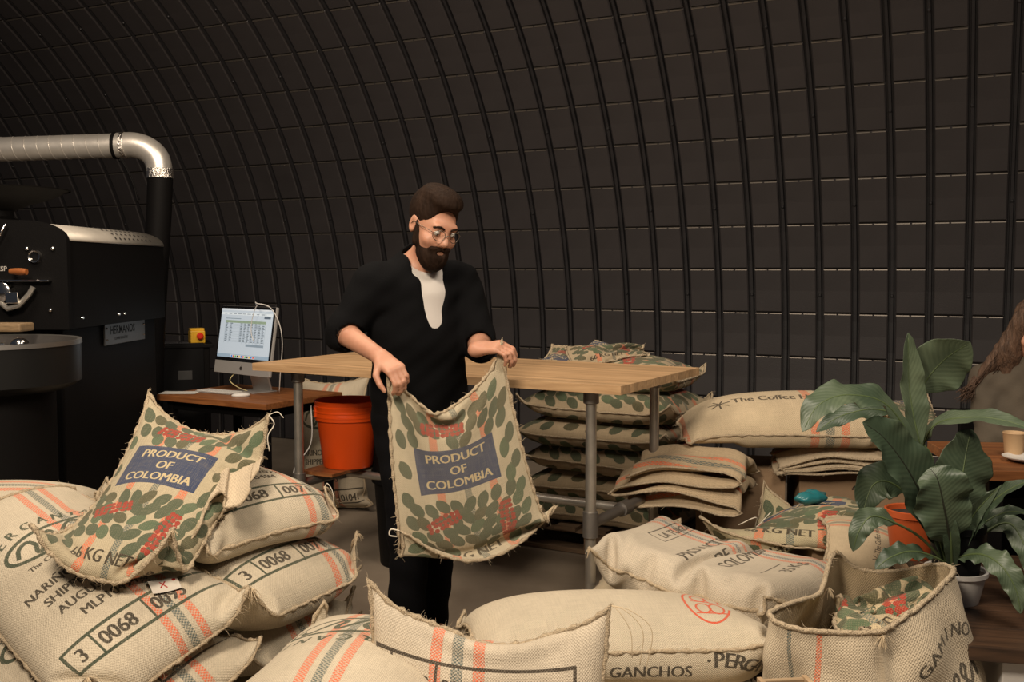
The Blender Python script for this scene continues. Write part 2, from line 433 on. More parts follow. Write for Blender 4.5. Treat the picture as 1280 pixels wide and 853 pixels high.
# display-space (sRGB) ink colours
GREEN = (0.12, 0.21, 0.15); ORANGE = (0.88, 0.40, 0.24); STEEL = (0.28, 0.36, 0.36); INK = (0.13, 0.11, 0.09)
BLUE = (0.0, 0.18, 0.36); LEAF = (0.11, 0.25, 0.18); LEAF2 = (0.18, 0.22, 0.12); RED = (0.62, 0.10, 0.07); CREAM = (0.80, 0.72, 0.56)

def stripes3(c, cx, slant=0.0, w=0.025, gap=0.042, back=True, y0=0.0, y1=None):
    for f in ((0, 1) if back else (0,)):
        o = f*c.W
        x = cx if f == 0 else c.W-cx
        c.stripe(o+x-gap, w, ORANGE, y0, y1, slant); c.stripe(o+x, w, STEEL, y0, y1, slant); c.stripe(o+x+gap, w, ORANGE, y0, y1, slant)

def mercanta_logo(c, cx, cy, s=1.0, hunters=True, col=GREEN):
    c.ellipse(cx, cy, 0.135*s, 0.058*s, 0.013*s, col)
    # the looped M inside the oval
    P = [(-.10, -.012), (-.085, .016), (-.055, .026), (-.040, .0), (-.048, -.028), (-.035, -.034), (-.005, .012), (.012, .030), (.020, .012), (.010, -.020), (.022, -.030), (.050, .004), (.075, .026), (.096, .018), (.105, .0)]
    q = catmull([(x, y, 0) for x, y in P], 50)
    c.line([(cx+p.x*s*1.02, cy+p.y*s*1.1) for p in q], 0.014*s, col)
    c.arc('MERCANTA', cx, cy, 0.165*s, 0.036*s, col, math.radians(158), math.radians(22), 0.03, ry=0.083*s, inner=False)
    if hunters: c.text('The Coffee Hunters', cx, cy-0.092*s, 0.019*s, INK, 0.02, 1.0, align='c')

def box_line(c, y, a, b, d, col=GREEN, x0=0.10, x1=None, h=0.046, num=INK, hh=0.078, xs=(0.19, 0.355)):
    x1 = x1 or c.W-0.02
    c.line([(x0, y), (x1, y)], 0.009, col); c.line([(x0, y+hh), (x1, y+hh)], 0.009, col); c.line([(x0, y), (x0, y+hh)], 0.009, col)
    for x in xs: c.line([(x, y), (x, y+hh)], 0.007, col)
    c.text(a, x0+0.028, y+0.017, h, num, 0.012, 0.85); c.text(b, xs[0]+0.012, y+0.017, h, num, 0.012, 0.88); c.text(d, xs[1]+0.014, y+0.017, h, num, 0.012, 0.88)

def design_lot(lot='0095', sx=0.36, logo=True, colr=GREEN):
    c = Canvas(0.62, 0.9); stripes3(c, sx, 0.012)
    box_line(c, 0.13, '3', '0068', lot, colr)
    for k, t in enumerate(['MLP10494', 'AUGUST 2022', 'SHIPPED FROM', 'NARIÑO SAN JOSE']):
        c.text(t, 0.31, 0.26+k*0.052, 0.032, INK, 0.02, 0.95, align='c')
    if logo: mercanta_logo(c, 0.31, 0.60)
    # the back carries the lot line too
    o = c.W
    c.line([(o+0.02, 0.15), (o+0.6, 0.15)], 0.009, colr)
    return c
def design_plainstripes(sx=0.31):
    c = Canvas(0.62, 0.9, 600); stripes3(c, sx, 0.01); c.line([(0.03, 0.2), (0.6, 0.2)], 0.008, GREEN); return c
def design_mercanta_near():
    c = Canvas(0.62, 0.9); stripes3(c, 0.33, 0.015); mercanta_logo(c, 0.37, 0.37, 1.15, False); box_line(c, 0.1, '3', '0068', '0031'); return c
def design_centre():
    c = Canvas(0.72, 0.78); stripes3(c, 0.285, 0.012, 0.034, 0.064)
    c.stripe(0.0, 0.0, ORANGE)
    K = (0.17, 0.13, 0.10)
    c.line([(0.030, 0.665), (0.62, 0.665), (0.62, 0.52), (0.030, 0.52), (0.030, 0.665)], 0.010, K)
    c.line([(0.088, 0.52), (0.088, 0.663)], 0.008, K); c.line([(0.225, 0.52), (0.225, 0.663)], 0.008, K)
    c.text('3', 0.044, 0.562, 0.066, K, 0.012, 0.75); c.text('0068', 0.098, 0.562, 0.066, K, 0.012, 0.60); c.text('0031', 0.24, 0.562, 0.066, K, 0.012, 0.60)
    return c
def leaf_poly(cx, cy, l, w, rot):
    P = []; c, s = math.cos(rot), math.sin(rot)
    for k in range(9):
        t = k/8; x = (t-0.5)*l; y = w/2*math.sin(PI*t)**0.55; P.append((x, y))
    for k in range(7, 0, -1):
        t = k/8; x = (t-0.5)*l; y = -w/2*math.sin(PI*t)**0.55; P.append((x, y))
    return [(cx+c*x-s*y, cy+s*x+c*y) for x, y in P]
def design_colombia(W=0.62, L=0.86, seed=3, res=1000, net='66 KG NET', simple_=False):
    c = Canvas(W, L, res); rg = random.Random(seed)
    for f in (0, 1):
        o = f*W
        c.stripe(o+0.20, 0.035, ORANGE); c.stripe(o+0.43, 0.035, ORANGE); c.stripe(o+0.315, 0.03, STEEL)
        taken = []
        ang0 = 0
        # coffee leaves packed over the cloth, clear of the blue block, the berries and the weight line
        gy = 0.055; row = 0
        while gy < L-0.05:
            gx = 0.055+(0.032 if row % 2 else 0)
            while gx < W-0.04:
                lx, ly = gx+rg.uniform(-.008, .008), gy+rg.uniform(-.010, .010)
                if not ((0.075 < lx < 0.505 and 0.40 < ly < 0.665) or (0.10 < lx < 0.45 and 0.02 < ly < 0.115)):
                    side = -1 if lx < W/2 else 1
                    rr = PI/2-side*(.55+.25*math.sin(ly*9+f))+rg.uniform(-.2, .2)
                    col = [LEAF, LEAF2, (.17, .33, .23)][rg.randrange(3) if rg.random() < .6 else 0]
                    c.poly([(o+px, py) for px, py in leaf_poly(lx, ly, 0.078+0.014*rg.random(), 0.049, rr)], col, 0.92)
                gx += 0.058
            gy += 0.061; row += 1
        for (bx, by, bd, nn) in ((0.13, 0.27, 0.35, 7), (0.44, 0.13, 1.45, 9), (0.16, 0.735, -0.05, 9)):
            for i in range(nn):
                for sd in (-1, 0, 1):
                    t = i*0.022; x = bx+math.cos(bd)*t-math.sin(bd)*sd*0.023*(.6+.4*math.sin(PI*(i+1)/(nn+1))); y = by+math.sin(bd)*t+math.cos(bd)*sd*0.023*(.6+.4*math.sin(PI*(i+1)/(nn+1)))
                    c.ellipse(o+x+rg.uniform(-.003, .003), y+rg.uniform(-.003, .003), 0.0108, 0.0108, 0, RED, n=12)
        c.rect(o+0.11, 0.43, o+0.47, 0.635, BLUE)
        for k, t in enumerate(['COLOMBIA', 'OF', 'PRODUCT']): c.text(t, o+0.29, 0.452+k*0.061, 0.042, CREAM, 0.025, 1.0, align='c')
        c.text(net, o+0.27, 0.055, 0.045, INK, 0.03, 0.9, align='c')
    return c
def design_producto():
    c = Canvas(0.62, 0.86)
    P2 = (0.87, 0.42, 0.28); B2 = (0.30, 0.40, 0.44)
    for cx, col in ((0.40, P2), (0.43, B2), (0.47, P2)):
        c.stripe(cx, 0.018, col)
    for k, t in enumerate(['PRODUCTO', 'DE', 'COLOMBIA']): c.text(t, 0.33, 0.49-k*0.090, 0.052, INK, 0.025, 0.95, align='c')
    c.text('35 Kg', 0.33, 0.14, 0.046, INK, 0.025, 0.95, align='c'); c.line([(0.2, 0.215), (0.36, 0.215)], 0.005, INK)
    c.frame(0.26, 0.63, 0.54, 0.70, 0.005, INK); c.text('LA TURBA', 0.40, 0.645, 0.038, INK, 0.02, 0.9, align='c')
    return c
def design_pergamino():
    c = Canvas(0.62, 0.9); o = 0.62
    O = (0.85, 0.27, 0.10)
    # a pair of scribbled letters inside an open oval, at the right-hand end
    cx, cy = 0.19, 0.22
    c.text('DE GANCHOS', 2*c.W-0.070, 0.60, 0.034, INK, 0.012, 1.0, rot=-PI/2)
    c.arc('·PERGAMINO', 2*c.W-0.195, 0.235, 0.150, 0.044, INK, math.radians(12), math.radians(-88), 0.015)
    c.ellipse(cx, cy, 0.105, 0.062, 0.007, O, math.radians(-60), math.radians(250))
    for dx in (-0.035, 0.035):
        c.ellipse(cx+dx, cy+0.016, 0.026, 0.020, 0.006, O); c.ellipse(cx+dx, cy-0.022, 0.030, 0.020, 0.006, O); c.line([(cx+dx-0.028, cy+0.04), (cx+dx-0.028, cy-0.045)], 0.006, O)
    return c
def design_pergamino_side(W=0.9, H=0.26):
    """print running round the side and underside of the sack"""
    c = Canvas(W, H, 1000, faces=1); return c
def jute_mat(name, canvas=None, col=(0.50, 0.395, 0.265), scale=None, strength=0.93, thread=330.0, fuzz=0.5, vary=0.26):
    m, nt, b = new_mat(name); N = nt.nodes; L = nt.links
    uv = N.new('ShaderNodeUVMap'); uv.uv_map = 'UVMap'
    W2, LL = scale or ((2*canvas.W, canvas.L) if canvas else (1, 1))
    mp = N.new('ShaderNodeMapping'); mp.inputs['Scale'].default_value = (W2, LL, 1); L.new(uv.outputs[0], mp.inputs[0])
    # wobble of the threads
    nz = N.new('ShaderNodeTexNoise'); nz.inputs['Scale'].default_value = 9; nz.inputs['Detail'].default_value = 3; L.new(mp.outputs[0], nz.inputs[0])
    ma = N.new('ShaderNodeVectorMath'); ma.operation = 'MULTIPLY_ADD'; ma.inputs[1].default_value = (0.012, 0.012, 0)
    L.new(nz.outputs['Color'], ma.inputs[0]); L.new(mp.outputs[0], ma.inputs[2])
    sp = N.new('ShaderNodeSeparateXYZ'); L.new(ma.outputs[0], sp.inputs[0])
    def mth(op, a, bb=None, cc=None):
        x = N.new('ShaderNodeMath'); x.operation = op
        for i, q in enumerate((a, bb, cc)):
            if q is None: continue
            if isinstance(q, (int, float)): x.inputs[i].default_value = q
            else: L.new(q, x.inputs[i])
        return x.outputs[0]
    fr = 2*PI*thread/2
    sx = mth('SINE', mth('MULTIPLY', sp.outputs[0], fr)); sy = mth('SINE', mth('MULTIPLY', sp.outputs[1], fr*0.9))
    wv = mth('MULTIPLY', sx, sy)                                  # plain weave: over / under checker
    # slubs: noise drawn out along each thread direction
    def slub(st):
        mm = N.new('ShaderNodeMapping'); mm.inputs['Scale'].default_value = st; L.new(ma.outputs[0], mm.inputs[0])
        n = N.new('ShaderNodeTexNoise'); n.inputs['Scale'].default_value = 1; n.inputs['Detail'].default_value = 2; L.new(mm.outputs[0], n.inputs[0]); return n.outputs[0]
    s1 = slub((260, 16, 1)); s2 = slub((16, 260, 1))
    big = N.new('ShaderNodeTexNoise'); big.inputs['Scale'].default_value = 5; big.inputs['Detail'].default_value = 7; L.new(mp.outputs[0], big.inputs[0])
    h = mth('ADD', mth('MULTIPLY', wv, 0.38), mth('ADD', mth('MULTIPLY', s1, 0.9), mth('MULTIPLY', s2, 0.9)))   # ~0.4..1.4
    val = mth('MULTIPLY_ADD', h, vary*1.3, 1.0-vary*1.3*0.9)
    val = mth('MULTIPLY', val, mth('MULTIPLY_ADD', big.outputs[0], 0.5, 0.75))
    rgb = N.new('ShaderNodeRGB'); rgb.outputs[0].default_value = (*col, 1)
    base = N.new('ShaderNodeVectorMath'); base.operation = 'SCALE'; L.new(rgb.outputs[0], base.inputs[0]); L.new(val, base.inputs['Scale'])
    out = base.outputs[0]
    if canvas is not None:
        im = N.new('ShaderNodeTexImage'); im.image = canvas.image(name+'_print'); im.interpolation = 'Linear'; im.extension = 'EXTEND'; L.new(uv.outputs[0], im.inputs[0])
        k = mth('MULTIPLY', im.outputs['Alpha'], mth('MINIMUM', mth('MAXIMUM', mth('MULTIPLY_ADD', h, 0.75, 0.32), 0.0), 1.0)); k = mth('MULTIPLY', k, strength)
        mx = N.new('ShaderNodeMix'); mx.data_type = 'RGBA'; L.new(k, mx.inputs[0]); L.new(out, mx.inputs[6]); L.new(im.outputs['Color'], mx.inputs[7]); out = mx.outputs[2]
    L.new(out, b.inputs['Base Color']); b.inputs['Roughness'].default_value = 0.92; b.inputs['Specular IOR Level'].default_value = 0.15
    b.inputs['Sheen Weight'].default_value = 0.15; b.inputs['Sheen Roughness'].default_value = 0.6; b.inputs['Sheen Tint'].default_value = (1, 0.88, 0.7, 1)
    bp = N.new('ShaderNodeBump'); bp.inputs['Strength'].default_value = 0.8; bp.inputs['Distance'].default_value = 0.0025
    L.new(h, bp.inputs['Height']); L.new(bp.outputs[0], b.inputs['Normal'])
    return m

# ================================================================== sacks: a small cloth solver
HM0 = (-3.6, 1.6); HMC = 0.02; HMN = (330, 330); HM = np.zeros(HMN)
def hm_idx(x, y): return np.clip(((x-HM0[0])/HMC).astype(int), 0, HMN[0]-1), np.clip(((y-HM0[1])/HMC).astype(int), 0, HMN[1]-1)
def hm_add(P, lift=0.0):
    """P (...,3) points: raise the ground map to them"""
    ix, iy = hm_idx(P[..., 0].ravel(), P[..., 1].ravel()); np.maximum.at(HM, (ix, iy), P[..., 2].ravel()-lift)
def hm_box(x0, y0, x1, y1, z, rz=0.0):
    cx, cy = (x0+x1)/2, (y0+y1)/2; X, Y = np.meshgrid(np.arange(x0, x1, 0.01), np.arange(y0, y1, 0.01))
    c, s = math.cos(rz), math.sin(rz); dx, dy = X-cx, Y-cy
    hm_add(np.stack([cx+c*dx-s*dy, cy+s*dx+c*dy, np.full_like(X, z)], -1))

def sim(corners, L, W, thick, nu=52, nv=38, steps=170, press=None, grav=0.00016, ground=True, pin=1.0, seed=0, rough=0.004, rel=None, pmax=0.30, wt=1.0, hydro=0.6, sag=None, fillz=None):
    """corners: c(y=0,x=0), c(y=0,x=W), c(y=L,x=W), c(y=L,x=0) world points.  i runs along y (length), j along x (width)"""
    rg = np.random.RandomState(seed+11); C = [np.array(c, float) for c in corners]
    a = np.linspace(0, 1, nu)[:, None, None]; b = np.linspace(0, 1, nv)[None, :, None]
    mid = (C[0]*(1-b)+C[1]*b)*(1-a)+(C[3]*(1-b)+C[2]*b)*a
    n = np.cross(C[1]-C[0], C[3]-C[0]); n /= np.linalg.norm(n)      # front face normal
    bump = (np.sin(PI*a)*np.sin(PI*b))**0.45*thick/2
    P = np.stack([mid+n*bump, mid-n*bump]); P += rg.randn(*P.shape)*rough*0.5
    # low frequency disorder
    for k in range(6):
        fa, fb, ph = rg.uniform(1, 5), rg.uniform(1, 5), rg.uniform(0, 6)
        P += n*(np.sin(a*fa*PI+b*fb*PI+ph)*rough*2)*np.array([1, -1]).reshape(2, 1, 1, 1)
    du, dv = L/(nu-1), W/(nv-1); dd = math.hypot(du, dv)
    P = P.astype(np.float32); n = n.astype(np.float32); C = [q.astype(np.float32) for q in C]; pn_ = np.array([1, -1], np.float32).reshape(2, 1, 1, 1)
    V = np.zeros_like(P); dvr = (dv*(1+(wt-1)*np.linspace(0, 1, nu)))[:, None, None].astype(np.float32); ddr = np.sqrt(du*du+((dvr[1:]+dvr[:-1])/2)**2)
    pk = 0.0009 if press is None else press
    def cons(A, B, r, k, only_push=False):
        d = B-A; l = np.sqrt(np.einsum('...i,...i->...', d, d))[..., None]+np.float32(1e-7); e = 1-(r if isinstance(r, np.ndarray) else np.float32(r))/l
        if only_push: e = np.minimum(e, 0)
        return d*(e*np.float32(0.5*k))
    for it in range(steps):
        N = np.cross(np.gradient(P, axis=1), np.gradient(P, axis=2)); N /= (np.sqrt(np.einsum('...i,...i->...', N, N))[..., None]+1e-9)
        N *= -pn_
        if it == 0:
            sg = np.sign((N[0]*n).sum()); 
        N *= sg
        zt = P[..., 2].max(); hyd = (1+hydro*(zt-P[..., 2:3])/0.2) if fillz is None else np.clip((fillz-P[..., 2:3])/.12, 0.03, 2.5)
        th = np.abs(((P[0]-P[1])*n).sum(-1)).max() if thick > 0 else 0
        pr = pk*max(0.0, min(1.0, (thick*1.03-th)/(0.25*thick+1e-6))) if thick > 0 else 0
        V += N*(pr*hyd); V[..., 2] -= grav
        V *= 0.90; Pn = P+V; 
        for inner in range(8):
            Pn = Pn.astype(np.float32, copy=False); K = np.zeros_like(Pn)
            c = cons(Pn[:, :-1], Pn[:, 1:], du, 1.0); K[:, :-1] += c; K[:, 1:] -= c
            c = cons(Pn[:, :, :-1], Pn[:, :, 1:], dvr, 1.0); K[:, :, :-1] += c; K[:, :, 1:] -= c
            c = cons(Pn[:, :-1, :-1], Pn[:, 1:, 1:], ddr, 0.35); K[:, :-1, :-1] += c; K[:, 1:, 1:] -= c
            c = cons(Pn[:, 1:, :-1], Pn[:, :-1, 1:], ddr, 0.35); K[:, 1:, :-1] += c; K[:, :-1, 1:] -= c
            c = cons(Pn[:, :-2], Pn[:, 2:], du*2, 0.22, True); K[:, :-2] += c; K[:, 2:] -= c
            c = cons(Pn[:, :, :-2], Pn[:, :, 2:], dvr*2, 0.22, True); K[:, :, :-2] += c; K[:, :, 2:] -= c
            Pn += K*0.62
            for sl in ((slice(None), 0), (slice(None), -1)):
                mn = (Pn[0][sl]+Pn[1][sl])/2; Pn[0][sl] = mn; Pn[1][sl] = mn
            for sl in ((0, slice(None)), (-1, slice(None))):
                mn = (Pn[0][sl]+Pn[1][sl])/2; Pn[0][sl] = mn; Pn[1][sl] = mn
            if pin > 0:
                for (i, j, k) in ((0, 0, 0), (0, -1, 1), (-1, -1, 2), (-1, 0, 3)):
                    if rel and k in rel: continue
                    for l_ in (0, 1): Pn[l_, i, j] += (C[k]-Pn[l_, i, j])*pin
        if thick > 0.02:       # a full sack does not bulge beyond its filling
            s0 = ((Pn[0]-Pn[1])*n).sum(-1); ex = np.maximum(s0-thick, 0)*0.5
            Pn[0] -= n*ex[..., None]*0.8; Pn[1] += n*ex[..., None]*0.8
        s0 = ((Pn[0]-Pn[1])*n).sum(-1); ex = np.maximum(0.004-s0, 0)*0.5; ex[0] = ex[-1] = 0; ex[:, 0] = 0; ex[:, -1] = 0; ex = np.minimum(ex, 0.01)
        Pn[0] += n*ex[..., None]; Pn[1] -= n*ex[..., None]
        if ground:
            ix, iy = hm_idx(Pn[..., 0], Pn[..., 1]); g = HM[ix, iy]+0.006
            pen = g-Pn[..., 2]; hit = (pen > 0) & (pen < pmax)
            Pn[..., 2] += np.where(hit, np.minimum(pen, 0.02), 0)
            m = hit[..., None]; Pn[..., :2] = np.where(m, P[..., :2]*0.5+Pn[..., :2]*0.5, Pn[..., :2])
        V = (Pn-P); P = Pn.astype(np.float32)
    return P.astype(float)

def sack_mesh(name, P, mat, parent=None, sub=1, thick_edge=None, uvrep=None):
    _, nu, nv, _ = P.shape
    idx = -np.ones((2, nu, nv), int); vs = []; 
    for i in range(nu):
        for j in range(nv):
            idx[0, i, j] = len(vs); vs.append(tuple(P[0, i, j]))
    for i in range(nu):
        for j in range(nv):
            if i in (0, nu-1) or j in (0, nv-1): idx[1, i, j] = idx[0, i, j]
            else: idx[1, i, j] = len(vs); vs.append(tuple(P[1, i, j]))
    fs = []; uvs = []
    for l_ in (0, 1):
        for i in range(nu-1):
            for j in range(nv-1):
                q = [(i, j), (i, j+1), (i+1, j+1), (i+1, j)]
                if l_: q = q[::-1]
                f = [idx[l_, a, b] for a, b in q]
                fs.append(f)
                for a, b in q:
                    x = b/(nv-1); y = a/(nu-1)
                    uvs += [x*0.5 if l_ == 0 else 0.5+(1-x)*0.5, y]
    me = D.meshes.new(name); me.from_pydata(vs, [], [tuple(map(int, f)) for f in fs]); me.update()
    uv = me.uv_layers.new(name='UVMap'); uv.data.foreach_set('uv', uvs)
    smooth(me); o = link(name, me, mat, parent)
    if sub:
        md = o.modifiers.new('sub', 'SUBSURF'); md.levels = 0; md.render_levels = sub; md.uv_smooth = 'NONE'
    return o

def border(P, k0=0, k1=None):
    nu, nv = P.shape[1:3]
    pts = [P[0, 0, j] for j in range(nv)]+[P[0, i, -1] for i in range(1, nu)]+[P[0, -1, j] for j in range(nv-2, -1, -1)]+[P[0, i, 0] for i in range(nu-2, 0, -1)]
    return [Vector(p) for p in pts]
M_seam = simple('rolled_jute_seam', (0.54, 0.43, 0.29), 0.95, 0, 0.9, 260, 0.22, 160)
def seam_part(P, parent, r=0.0055, seed=1, mat=None, stitches=True):
    rg = random.Random(seed); B = border(P); n = len(B)
    rr = [r*(1+0.35*math.sin(i*1.9+seed)+rg.uniform(-.2, .3)) for i in range(n)]
    pts = [p+Vector((rg.uniform(-1, 1), rg.uniform(-1, 1), rg.uniform(-1, 1)))*r*0.35 for p in B]
    return MB().tube(pts, rr, 6, closed=True).build('seam', mat or M_seam, parent, 180)
def fuzz_part(pts, parent, n=160, lmin=0.008, lmax=0.03, seed=2, name='loose_fibres', mat=None, centre=None, th=0.0005, out=None):
    rg = random.Random(seed); mb = MB(); m = len(pts)
    c0 = centre or sum(pts, Vector())/m
    for _ in range(n):
        p = Vector(pts[rg.randrange(m)]); d = (p-c0); d.normalize()
        d = (d*rg.uniform(0.1, 1)+Vector((rg.gauss(0, .6), rg.gauss(0, .6), rg.gauss(0.15, .5)))).normalized(); l = rg.uniform(lmin, lmax)
        a = d.orthogonal().normalized()*l*rg.uniform(-.35, .35)
        q = [p-d*0.003, p+d*l*0.5+a*0.5, p+d*l+a+Vector((0, 0, -l*rg.uniform(0, .5)))]
        mb.tube(q, [th, th, th*0.5], 3, cap=False)
    o = mb.build(name, mat or M_seam, parent); o['kind'] = 'stuff'; return o
def strand(parent, pts, r=0.0012, mat=None, name='loose_thread'):
    return MB().tube(catmull(pts, 22), r, 5).build(name, mat or M_white_twine, parent, 180)
def tuft(parent, p, d, n=26, l=0.05, seed=5):
    n = int(n*.6); l *= .6; rg = random.Random(seed); mb = MB(); p = Vector(p); d = Vector(d).normalized()
    for _ in range(n):
        dd = (d+Vector((rg.gauss(0, .35), rg.gauss(0, .35), rg.gauss(0, .35)))).normalized(); ll = l*rg.uniform(.4, 1.1)
        q = [p, p+dd*ll*0.5, p+dd*ll+Vector((0, 0, -ll*rg.uniform(.1, .6)))]
        mb.tube(q, [0.0011, 0.0009, 0.0006], 4, cap=False)
    o = mb.build('frayed_end', M_twine, parent); o['kind'] = 'stuff'; return o

def sack(label, corners, L, W, thick, mat, group=None, fuzz=160, seam=0.0055, seed=0, sub=1, addhm=True, flip=False, name='jute_sack', cat='sack', **kw):
    P = sim(corners, L, W, thick, seed=seed, **kw)
    c = P.reshape(-1, 3).mean(0); base = Vector((c[0], c[1], P[..., 2].min()))
    t = empty(name, base, 0, label, cat, group)
    P2 = P-np.array(base); o = sack_mesh('body', P2, mat, t, sub)
    seam_part(P2, t, seam, seed)
    if fuzz:
        S = [Vector(p) for p in P2[0].reshape(-1, 3)]
        fuzz_part(border(P2), t, fuzz, seed=seed+3, centre=Vector((0, 0, 0.08)))
    if addhm:
        Q = P[:, :, :]; hm_add(Q); hm_add((Q[:, 1:]+Q[:, :-1])/2); hm_add((Q[:, :, 1:]+Q[:, :, :-1])/2)
        hm_add((Q[:, 1:, 1:]+Q[:, :-1, :-1])/2)
    return t, P, P2

# ================================================================== the sacks
J1 = (0.56, 0.485, 0.365); J2 = (0.49, 0.405, 0.28); J3 = (0.56, 0.48, 0.36)
M_lot_a = jute_mat('jute_lot_print', design_lot('0095', 0.40), J1)
M_lot_b = jute_mat('jute_lot_print_b', design_lot('0071', 0.47), J1)
M_lot_c = jute_mat('jute_lot_print_c', design_lot('00701', 0.40, colr=INK), J1)
M_plain = jute_mat('jute_striped', design_plainstripes(), J1)
M_merc = jute_mat('jute_round_logo', design_mercanta_near(), J1)
M_col = jute_mat('jute_leaf_print', design_colombia(), (0.49, 0.415, 0.28))
M_bare = jute_mat('jute_bare', Canvas(0.62, 0.9, 50), J2)
M_centre = jute_mat('jute_centre', design_centre(), (0.58, 0.50, 0.385), thread=240)
M_prod = jute_mat('jute_producto', design_producto(), (0.53, 0.46, 0.36), thread=240)
M_perg = jute_mat('jute_red_mark', design_pergamino(), J1)

def quad(p00, p10, p11, p01): return [at(*p) for p in (p00, p10, p11, p01)]
def rect4(cx, cy, z, L, W, yaw):
    """flat sack laid at (cx, cy); yaw = direction of its length axis"""
    a = Vector((math.cos(yaw), math.sin(yaw), 0)); b = Vector((math.sin(yaw), -math.cos(yaw), 0)); c = Vector((cx, cy, z))
    return [c-a*L/2-b*W/2, c-a*L/2+b*W/2, c+a*L/2+b*W/2, c+a*L/2-b*W/2]

# --- left pile: right-hand column, bottom to top
yawL = math.atan2(0.45, -0.83)
def col_corners(c00, c10, length, z, ydir=(-0.86, 0.50), dz=0.0):
    a, b = at(*c00), at(*c10); y = Vector((ydir[0], ydir[1], 0)).normalized()*length
    a.z, b.z = z, z+dz
    return [a, b, b+y, a+y]
G_L = 'jute sacks piled on the left'
sack('bottom jute sack of the left pile, in shade on the concrete floor', col_corners((330, 800, 3.15), (440, 715, 3.65), .80, .11), .86, .66, .20, M_plain, G_L, 0, seed=1, sub=0, nu=34, nv=26)
sack('bottom jute sack of the left pile nearest the camera', col_corners((150, 850, 2.75), (330, 750, 3.05), .80, .10), .86, .66, .18, M_plain, G_L, 0, seed=2, sub=0, nu=34, nv=26)
sack('jute sack in the second layer at the back of the left pile', rect4(-1.88, 3.46, .12, .84, .6, 0.3), .88, .64, .19, M_plain, G_L, 0, seed=4, sub=0, nu=34, nv=26)
sack('jute sack under the leftmost logo sack, mostly hidden', rect4(-1.88, 3.46, .31, .84, .6, 0.3), .88, .64, .19, M_plain, G_L, 0, seed=5, sub=0, nu=34, nv=26)
sack('jute sack third from the floor under the leftmost logo sack', rect4(-1.88, 3.46, .49, .84, .6, 0.3), .88, .64, .19, M_plain, G_L, 0, seed=14, sub=0, nu=34, nv=26)
sack('hidden jute sack lower inside the back of the left pile', rect4(-1.10, 3.95, .12, .84, .6, 2.4), .88, .64, .17, M_plain, G_L, 0, seed=15, sub=0, nu=34, nv=26)
c = col_corners((300, 812, 3.08), (442, 704, 3.62), .80, .30, dz=.0)
sack('short striped jute sack end showing below the sack stencilled 3 0068', c, .92, .71, .20, M_plain, G_L, 120, seed=6)
sack('hidden jute sack beneath the tilted leaf print sack, inside the pile', rect4(-1.10, 3.95, .30, .84, .6, 2.4), .88, .64, .17, M_plain, G_L, 0, seed=16, sub=0, nu=34, nv=26)
c = col_corners((120, 905, 2.62), (326, 790, 3.03), .82, .27, dz=.06)
t, P, P2 = sack('jute sack stencilled in black under the near left sack, its orange and grey stripes showing', c, .90, .66, .18, M_lot_c, G_L, 200, seed=7)
c = col_corners((312, 758, 3.02), (446, 652, 3.55), .84, .49, dz=.03)
t, P, P2 = sack('plump jute sack stencilled 3 0068 under the open mouthed one, right side of left pile', c, .94, .71, .22, M_lot_b, G_L, 220, seed=8, hydro=.4)
tuft(t, P2[0, 0, -1], (.6, .1, -.7), 30, .05, 3); tuft(t, P2[0, 0, 0], (.3, -.5, -.8), 30, .07, 4)
c = rect4(-1.86, 3.44, .66, .80, .6, 0.25)
sack('jute sack at the far left edge with a green oval logo, behind the pile', c, .88, .64, .20, M_merc, G_L, 120, seed=9)
# near left top sack
c = [at(110, 846, 2.60), at(314, 744, 3.02), at(104, 666, 3.57), at(-90, 712, 3.15)]
t, P, P2 = sack('large near left jute sack stencilled 3 0068 0095, directly under the tilted leaf print sack', c, .97, .60, .21, M_lot_a, G_L, 320, seed=10, nu=64, nv=48, hydro=.3)
S2_P = P
tuft(t, P2[0, 0, 0], (.2, -.4, -.9), 40, .08, 6); tuft(t, P2[0, 0, -1], (.7, .1, -.6), 34, .06, 7)
# tag lying on it
nu, nv = P.shape[1:3]; pi, pj = int(.25*nu), int(.60*nv)
tp = Vector(P[0, pi, pj]); tn = Vector(np.cross(P[0, pi, pj+1]-P[0, pi, pj], P[0, pi+1, pj]-P[0, pi, pj])).normalized()
tp = at(203, 709, 3.02)
best = min((math.hypot(inframe(Vector(q))[0]-207, inframe(Vector(q))[1]-736), i) for i, q in enumerate(P[0].reshape(-1, 3)))[1]; pi, pj = divmod(best, nv); pi = min(max(pi, 3), nu-4); pj = min(max(pj, 3), nv-4)
tp = Vector(P[0, pi, pj]); xa = Vector(P[0, pi, pj+3]-P[0, pi, pj-3]).normalized(); ya = Vector(P[0, pi+3, pj]-P[0, pi-3, pj]).normalized(); tn = xa.cross(ya).normalized()
cv = Canvas(.09, .06, 1500, base=(.80, .77, .72, 1), faces=1)
cv.line([(.03, .02), (.05, .045)], .004, RED); cv.line([(.05, .018), (.034, .046)], .004, RED); cv.ellipse(.078, .045, .006, .006, 0, RED)
def img_mat(name, canvas, rough=.6, emit=0.0, coat=0):
    m, nt, b = new_mat(name); im = nt.nodes.new('ShaderNodeTexImage'); im.image = canvas.image(name+'_print')
    nt.links.new(im.outputs[0], b.inputs['Base Color']); b.inputs['Roughness'].default_value = rough; b.inputs['Coat Weight'].default_value = coat
    if emit: nt.links.new(im.outputs[0], b.inputs['Emission Color']); b.inputs['Emission Strength'].default_value = emit
    return m
